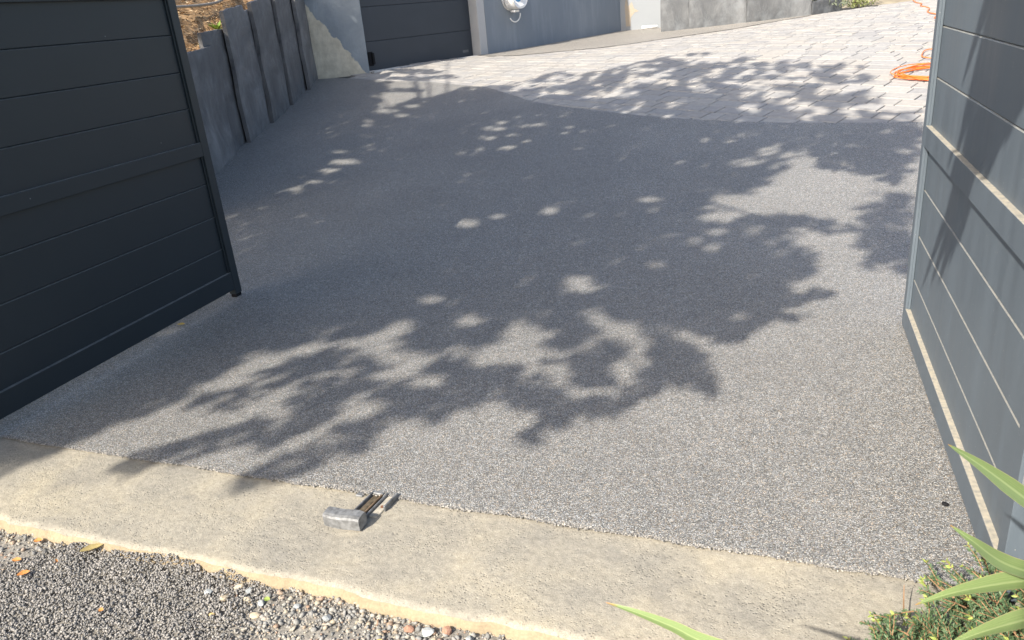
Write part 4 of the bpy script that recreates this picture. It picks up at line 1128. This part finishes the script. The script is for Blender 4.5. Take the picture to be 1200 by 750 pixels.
blade([(-0.246, 1.006, 0.658), (-0.191, 0.985, 0.667), (-0.124, 0.953, 0.679), (-0.07, 0.924, 0.686), (0.07, 0.86, 0.718), (0.225, 0.80, 0.78), crown], .032, spk, up=Vector((-.2, -.5, .9)))
for k in range(9):                                                   # the rest of the rosette, beyond the edge of the frame
    a = R(-95 + k * 15); L = random.uniform(.5, .75); c_ = Vector(crown); d = Vector((math.cos(a), math.sin(a), 0))
    blade([c_ + d * L + Vector((0, 0, -.12)), c_ + d * L * .75 + Vector((0, 0, .14)), c_ + d * L * .4 + Vector((0, 0, .2)), c_ + Vector((0, 0, .02))], .036, spk)
v, f = tube(smooth_path([(0, 0, 0), (.0, .01, .4), (-.03, .02, .8), (-.04, .02, .99)], 4), .035, 10); mesh_obj('stem', v, f, BARK, spk, True)

# tall drooping plant above the viewer: only its shadow shows, on the right gate
def back(y, z, t):
    return Vector((.63 - TRAVEL.x * t, y - TRAVEL.y * t, z - TRAVEL.z * t))
tall = empty('drooping_plant', (-.75, -1.7, -.07)); tag(tall, 'tall plant with hanging sword leaves behind the viewer, shading the right gate', 'plant')
v, f = tube(smooth_path([(0, 0, 0), (.0, .1, 1.7), (.05, .45, 3.2), (.35, 1.75, 3.75)], 5), .05, 10); mesh_obj('stem', v, f, BARK, tall, True)
k0 = Vector((-.40, .05, 3.68))
T0 = 3.0
for (ty, tz, ry, rz_, w) in ((3.62, .26, 3.05, .95, .06), (3.42, .36, 2.98, .95, .08), (3.27, .42, 2.92, .98, .09), (3.12, .55, 2.86, 1.1, .08), (3.36, .56, 2.95, 1.15, .09), (3.02, .66, 2.80, 1.2, .09),
        (3.30, .84, 2.95, 1.40, .06), (3.16, .97, 2.86, 1.45, .05), (3.30, 1.18, 2.95, 1.6, .07), (3.22, 1.05, 2.88, 1.6, .06), (3.04, .95, 2.75, 1.5, .09), (2.94, .85, 2.7, 1.4, .10),
        (2.90, 1.0, 2.6, 1.5, .10), (2.80, .92, 2.5, 1.4, .10), (2.72, 1.05, 2.5, 1.6, .10), (3.08, 1.2, 2.8, 1.7, .09), (2.98, 1.3, 2.7, 1.75, .09), (2.85, 1.25, 2.6, 1.75, .10), (2.6, 1.1, 2.4, 1.6, .10), (2.5, 1.2, 2.3, 1.7, .1)):
    t1 = T0 + random.uniform(-.15, .15)
    tip = back(ty, tz, t1 - .15); mid = back((ty + ry) / 2, (tz + rz_) / 2 + .02, t1); rt = back(ry, rz_, t1 + .1)
    blade([tip, mid, rt, rt.lerp(k0, .5) + Vector((0, 0, .12)), k0], w * 1.35, tall, fold=.12, up=Vector((-.3, -.7, .4)))

# ================================================================== NEEDLE SHRUB at the foot of the right post
NEEDLE = mat_leaf('needle_green', (.055, .10, .050), (.15, .23, .11), .55, .12)
TIPG = mat_leaf('young_needle', (.26, .34, .07), (.42, .48, .14), .5, .25)
TWIG = mat_plain('orange_twig', (.30, .18, .10), .8, .2, var=.3)
shr = empty('conifer_shrub', (.72, 1.62, -.05)); tag(shr, 'low dark green needle-leaved shrub with yellow tips at the foot of the right post', 'shrub')
sr = np.random.default_rng(15)
NV, NF, TV, TF, SV, SF = [], [], [], [], [], []
def needle(V, F, base, d, L, w):
    t = d.cross(Vector(sr.normal(size=3))).normalized() * w
    i = len(V); V += [base, base + d * L * .4 + t, base + d * L, base + d * L * .4 - t]; F.append((i, i + 1, i + 2, i + 3))
def sprig(p0, d0, L, sag, dense, tipy):
    n = 12; pts = []
    p = Vector(p0); d = Vector(d0).normalized()
    for k in range(n + 1):
        pts.append(p.copy()); d = (d + Vector(sr.normal(0, .05, 3)) + Vector((0, 0, -sag))).normalized(); p = p + d * L / n
    v, f = tube(pts, [.0014 * (1 - .6 * k / n) + .0004 for k in range(n + 1)], 4)
    b0 = len(SV); SV.extend(v); SF.extend([tuple(b0 + q for q in ff) for ff in f])
    m_ = int(L * dense)
    for j in range(m_):
        q = .12 + .88 * j / m_; i = min(n - 1, int(q * n)); c = pts[i].lerp(pts[i + 1], q * n - i); ax = (pts[i + 1] - pts[i]).normalized()
        a = sr.uniform(0, 6.28); u = ax.orthogonal().normalized(); w_ = ax.cross(u)
        dd_ = (u * math.cos(a) + w_ * math.sin(a) + ax * .75).normalized()
        yel = tipy and q > .90
        needle(TV if yel else NV, TF if yel else NF, c, dd_, sr.uniform(.011, .018) * (1.2 if yel else 1) * (1.15 - .4 * q), .0022 if not yel else .0026)
def sh_top(x, y): return max(.02, .24 - 1.2 * max(0, .62 - x) ** 1.0 * .5 - .25 * abs(y - 1.62))
# spreading branches with side sprigs
for k in range(900):
    rx = sr.uniform(.20, 1.10); ry = sr.uniform(1.30, 1.90) if rx > .55 else sr.uniform(1.28, 1.48 + (rx - .2))
    a = sr.uniform(0, 6.28); el = sr.uniform(.15, 1.2)
    if rx < .6: a = sr.normal(math.pi * .95, .9); el *= .6
    d = Vector((math.cos(a) * math.cos(el), math.sin(a) * math.cos(el), math.sin(el)))
    p0 = Vector((rx, ry, -.04 + sr.uniform(0, .06)))
    L = sr.uniform(.12, .26) if rx > .6 else sr.uniform(.08, .15)
    base = p0.copy(); dd = d.copy()
    tipy = sr.random() < .45
    sprig(base, dd, L, .035, 620, tipy)
    for j in range(4):
        q = sr.uniform(.25, .85); s_ = base + dd * L * q
        ad = (dd + Vector(sr.normal(0, .55, 3))).normalized()
        sprig(s_, ad, L * sr.uniform(.3, .55), .03, 620, sr.random() < .30)
# outlying sprigs seen against the strip and the gravel
for (p0, p1, ty) in (((.50, 1.58, 0), (.345, 1.845, .07), True), ((.60, 1.75, .0), (.515, 1.86, .22), True), ((.45, 1.48, .0), (.23, 1.66, .03), True), ((.44, 1.42, .0), (.20, 1.54, .02), True),
        ((.42, 1.50, .0), (.30, 1.72, .02), False), ((.50, 1.62, .0), (.43, 1.84, .05), True), ((.48, 1.40, 0), (.26, 1.47, .03), False), ((.74, 1.88, 0), (.70, 2.02, .17), True), ((.56, 1.70, 0), (.50, 1.92, .06), True),
        ((.62, 1.72, 0), (.58, 1.96, .08), False), ((.42, 1.40, 0), (.28, 1.58, .03), False), ((.9, 1.8, 0), (.76, 1.93, .14), True)):
    a_ = Vector(p0); b_ = Vector(p1)
    sprig(a_, (b_ - a_) + Vector((0, 0, .08)), (b_ - a_).length, .03, 560, ty)
    for j in range(4):
        q = .25 + .17 * j
        sprig(a_.lerp(b_, q) + Vector((0, 0, .012)), (b_ - a_).normalized() + Vector(sr.normal(0, .5, 3)), (b_ - a_).length * .3, .03, 560, ty and j > 1)
so = Vector(shr.location)
def loc(Vs): return [v - so for v in Vs]
tag(mesh_obj('foliage', loc(NV), NF, NEEDLE, shr), kind='stuff')
tag(mesh_obj('young_tips', loc(TV), TF, TIPG, shr), kind='stuff')
# bare orange twigs poking out
for k in range(34):
    p = Vector((sr.uniform(.34, 1.05), sr.uniform(1.38, 1.85), sr.uniform(.03, .16))); a = sr.uniform(0, 6.28); L = sr.uniform(.03, .08)
    v, f = tube([p, p + Vector((math.cos(a) * L * .5, math.sin(a) * L * .5, .008)), p + Vector((math.cos(a) * L, math.sin(a) * L, sr.uniform(-.01, .03)))], [.0022, .0018, .001], 5)
    b0 = len(SV); SV.extend(v); SF.extend([tuple(b0 + q for q in ff) for ff in f])
tag(mesh_obj('twigs', loc(SV), SF, TWIG, shr), kind='stuff')

# ================================================================== FALLEN LEAVES
LO = mat_leaf('orange_dead_leaf', (.50, .20, .05), (.62, .30, .10), .7, .15)
LYW = mat_leaf('yellow_dead_leaf', (.52, .38, .09), (.62, .46, .14), .7, .15)
LOL = mat_leaf('olive_dead_leaf', (.30, .24, .10), (.42, .34, .15), .7, .15)
LGR = mat_leaf('green_fallen_leaf', (.22, .30, .06), (.30, .38, .10), .7, .15)
def fallen(x, y, z, L, w, rz, mat, label, curl=.35, tilt=.25):
    V, F = [], []
    n = 9
    for i in range(n):
        q = i / (n - 1); ww = w * math.sin(math.pi * min(1, q * .96 + .03)) ** .8 * (1 + .12 * math.sin(i * 2.3))
        for a in (-1, -.5, 0, .5, 1):
            V.append((L * (q - .5), a * ww * .5, curl * L * (.45 * abs(a) ** 1.5 * math.sin(math.pi * q) + 1.1 * (q - .5) ** 2) + .003))
    for i in range(n - 1):
        for k in range(4): F.append((i * 5 + k, i * 5 + k + 1, i * 5 + k + 6, i * 5 + k + 5))
    o = mesh_obj('fallen_leaf', V, F, mat, None, True)
    o.location = (x, y, z); o.rotation_euler = (tilt, 0, rz)
    return tag(o, label, 'leaf', 'dead leaves on the ground')
fz = lambda x, y: verge_h(x, y) + .012
fallen(-2.48, 1.605, fz(-2.48, 1.605), .030, .020, .4, LO, 'small orange leaf at the left edge just in front of the concrete strip')
fallen(-2.22, 1.60, fz(-2.22, 1.60) + .012, .075, .022, .75, LOL, 'long curled olive-brown leaf against the edge of the concrete strip', .3, .4)
fallen(-2.46, 1.500, fz(-2.46, 1.50), .034, .018, .3, LO, 'pale orange leaf at the very left edge of the picture')
fallen(-2.365, 1.445, fz(-2.365, 1.445), .040, .020, .8, LO, 'larger folded orange leaf below the others at the left', .5)
fallen(-2.31, 1.530, fz(-2.31, 1.53), .022, .014, 1.2, LO, 'small reddish orange leaf below the curled olive leaf', .5)
fallen(-1.94, 1.36, fz(-1.94, 1.36) + .012, .018, .014, 0, LO, 'tiny orange leaf fragment alone on the dark chippings')
fallen(-1.445, 1.525, fz(-1.445, 1.525) + .004, .022, .016, 0, LGR, 'small green leaf among the grey stones under the edge')
fallen(-3.354, 3.421, .012, .050, .030, .2, LYW, 'yellow leaf lying on the shaded gravel beside the left gate', .25, .1)
fallen(-1.02, 1.45, fz(-1.02, 1.45), .020, .014, 1.0, LYW, 'small yellow leaf among the stones near the bottom edge')
dbr = one_stone((.553, 2.36, .014), .013, DARK, 'small black crumb on the drive beside the foot of the right gate', 40); dbr.name = 'crumb'; dbr['category'] = 'debris'; del dbr['group']
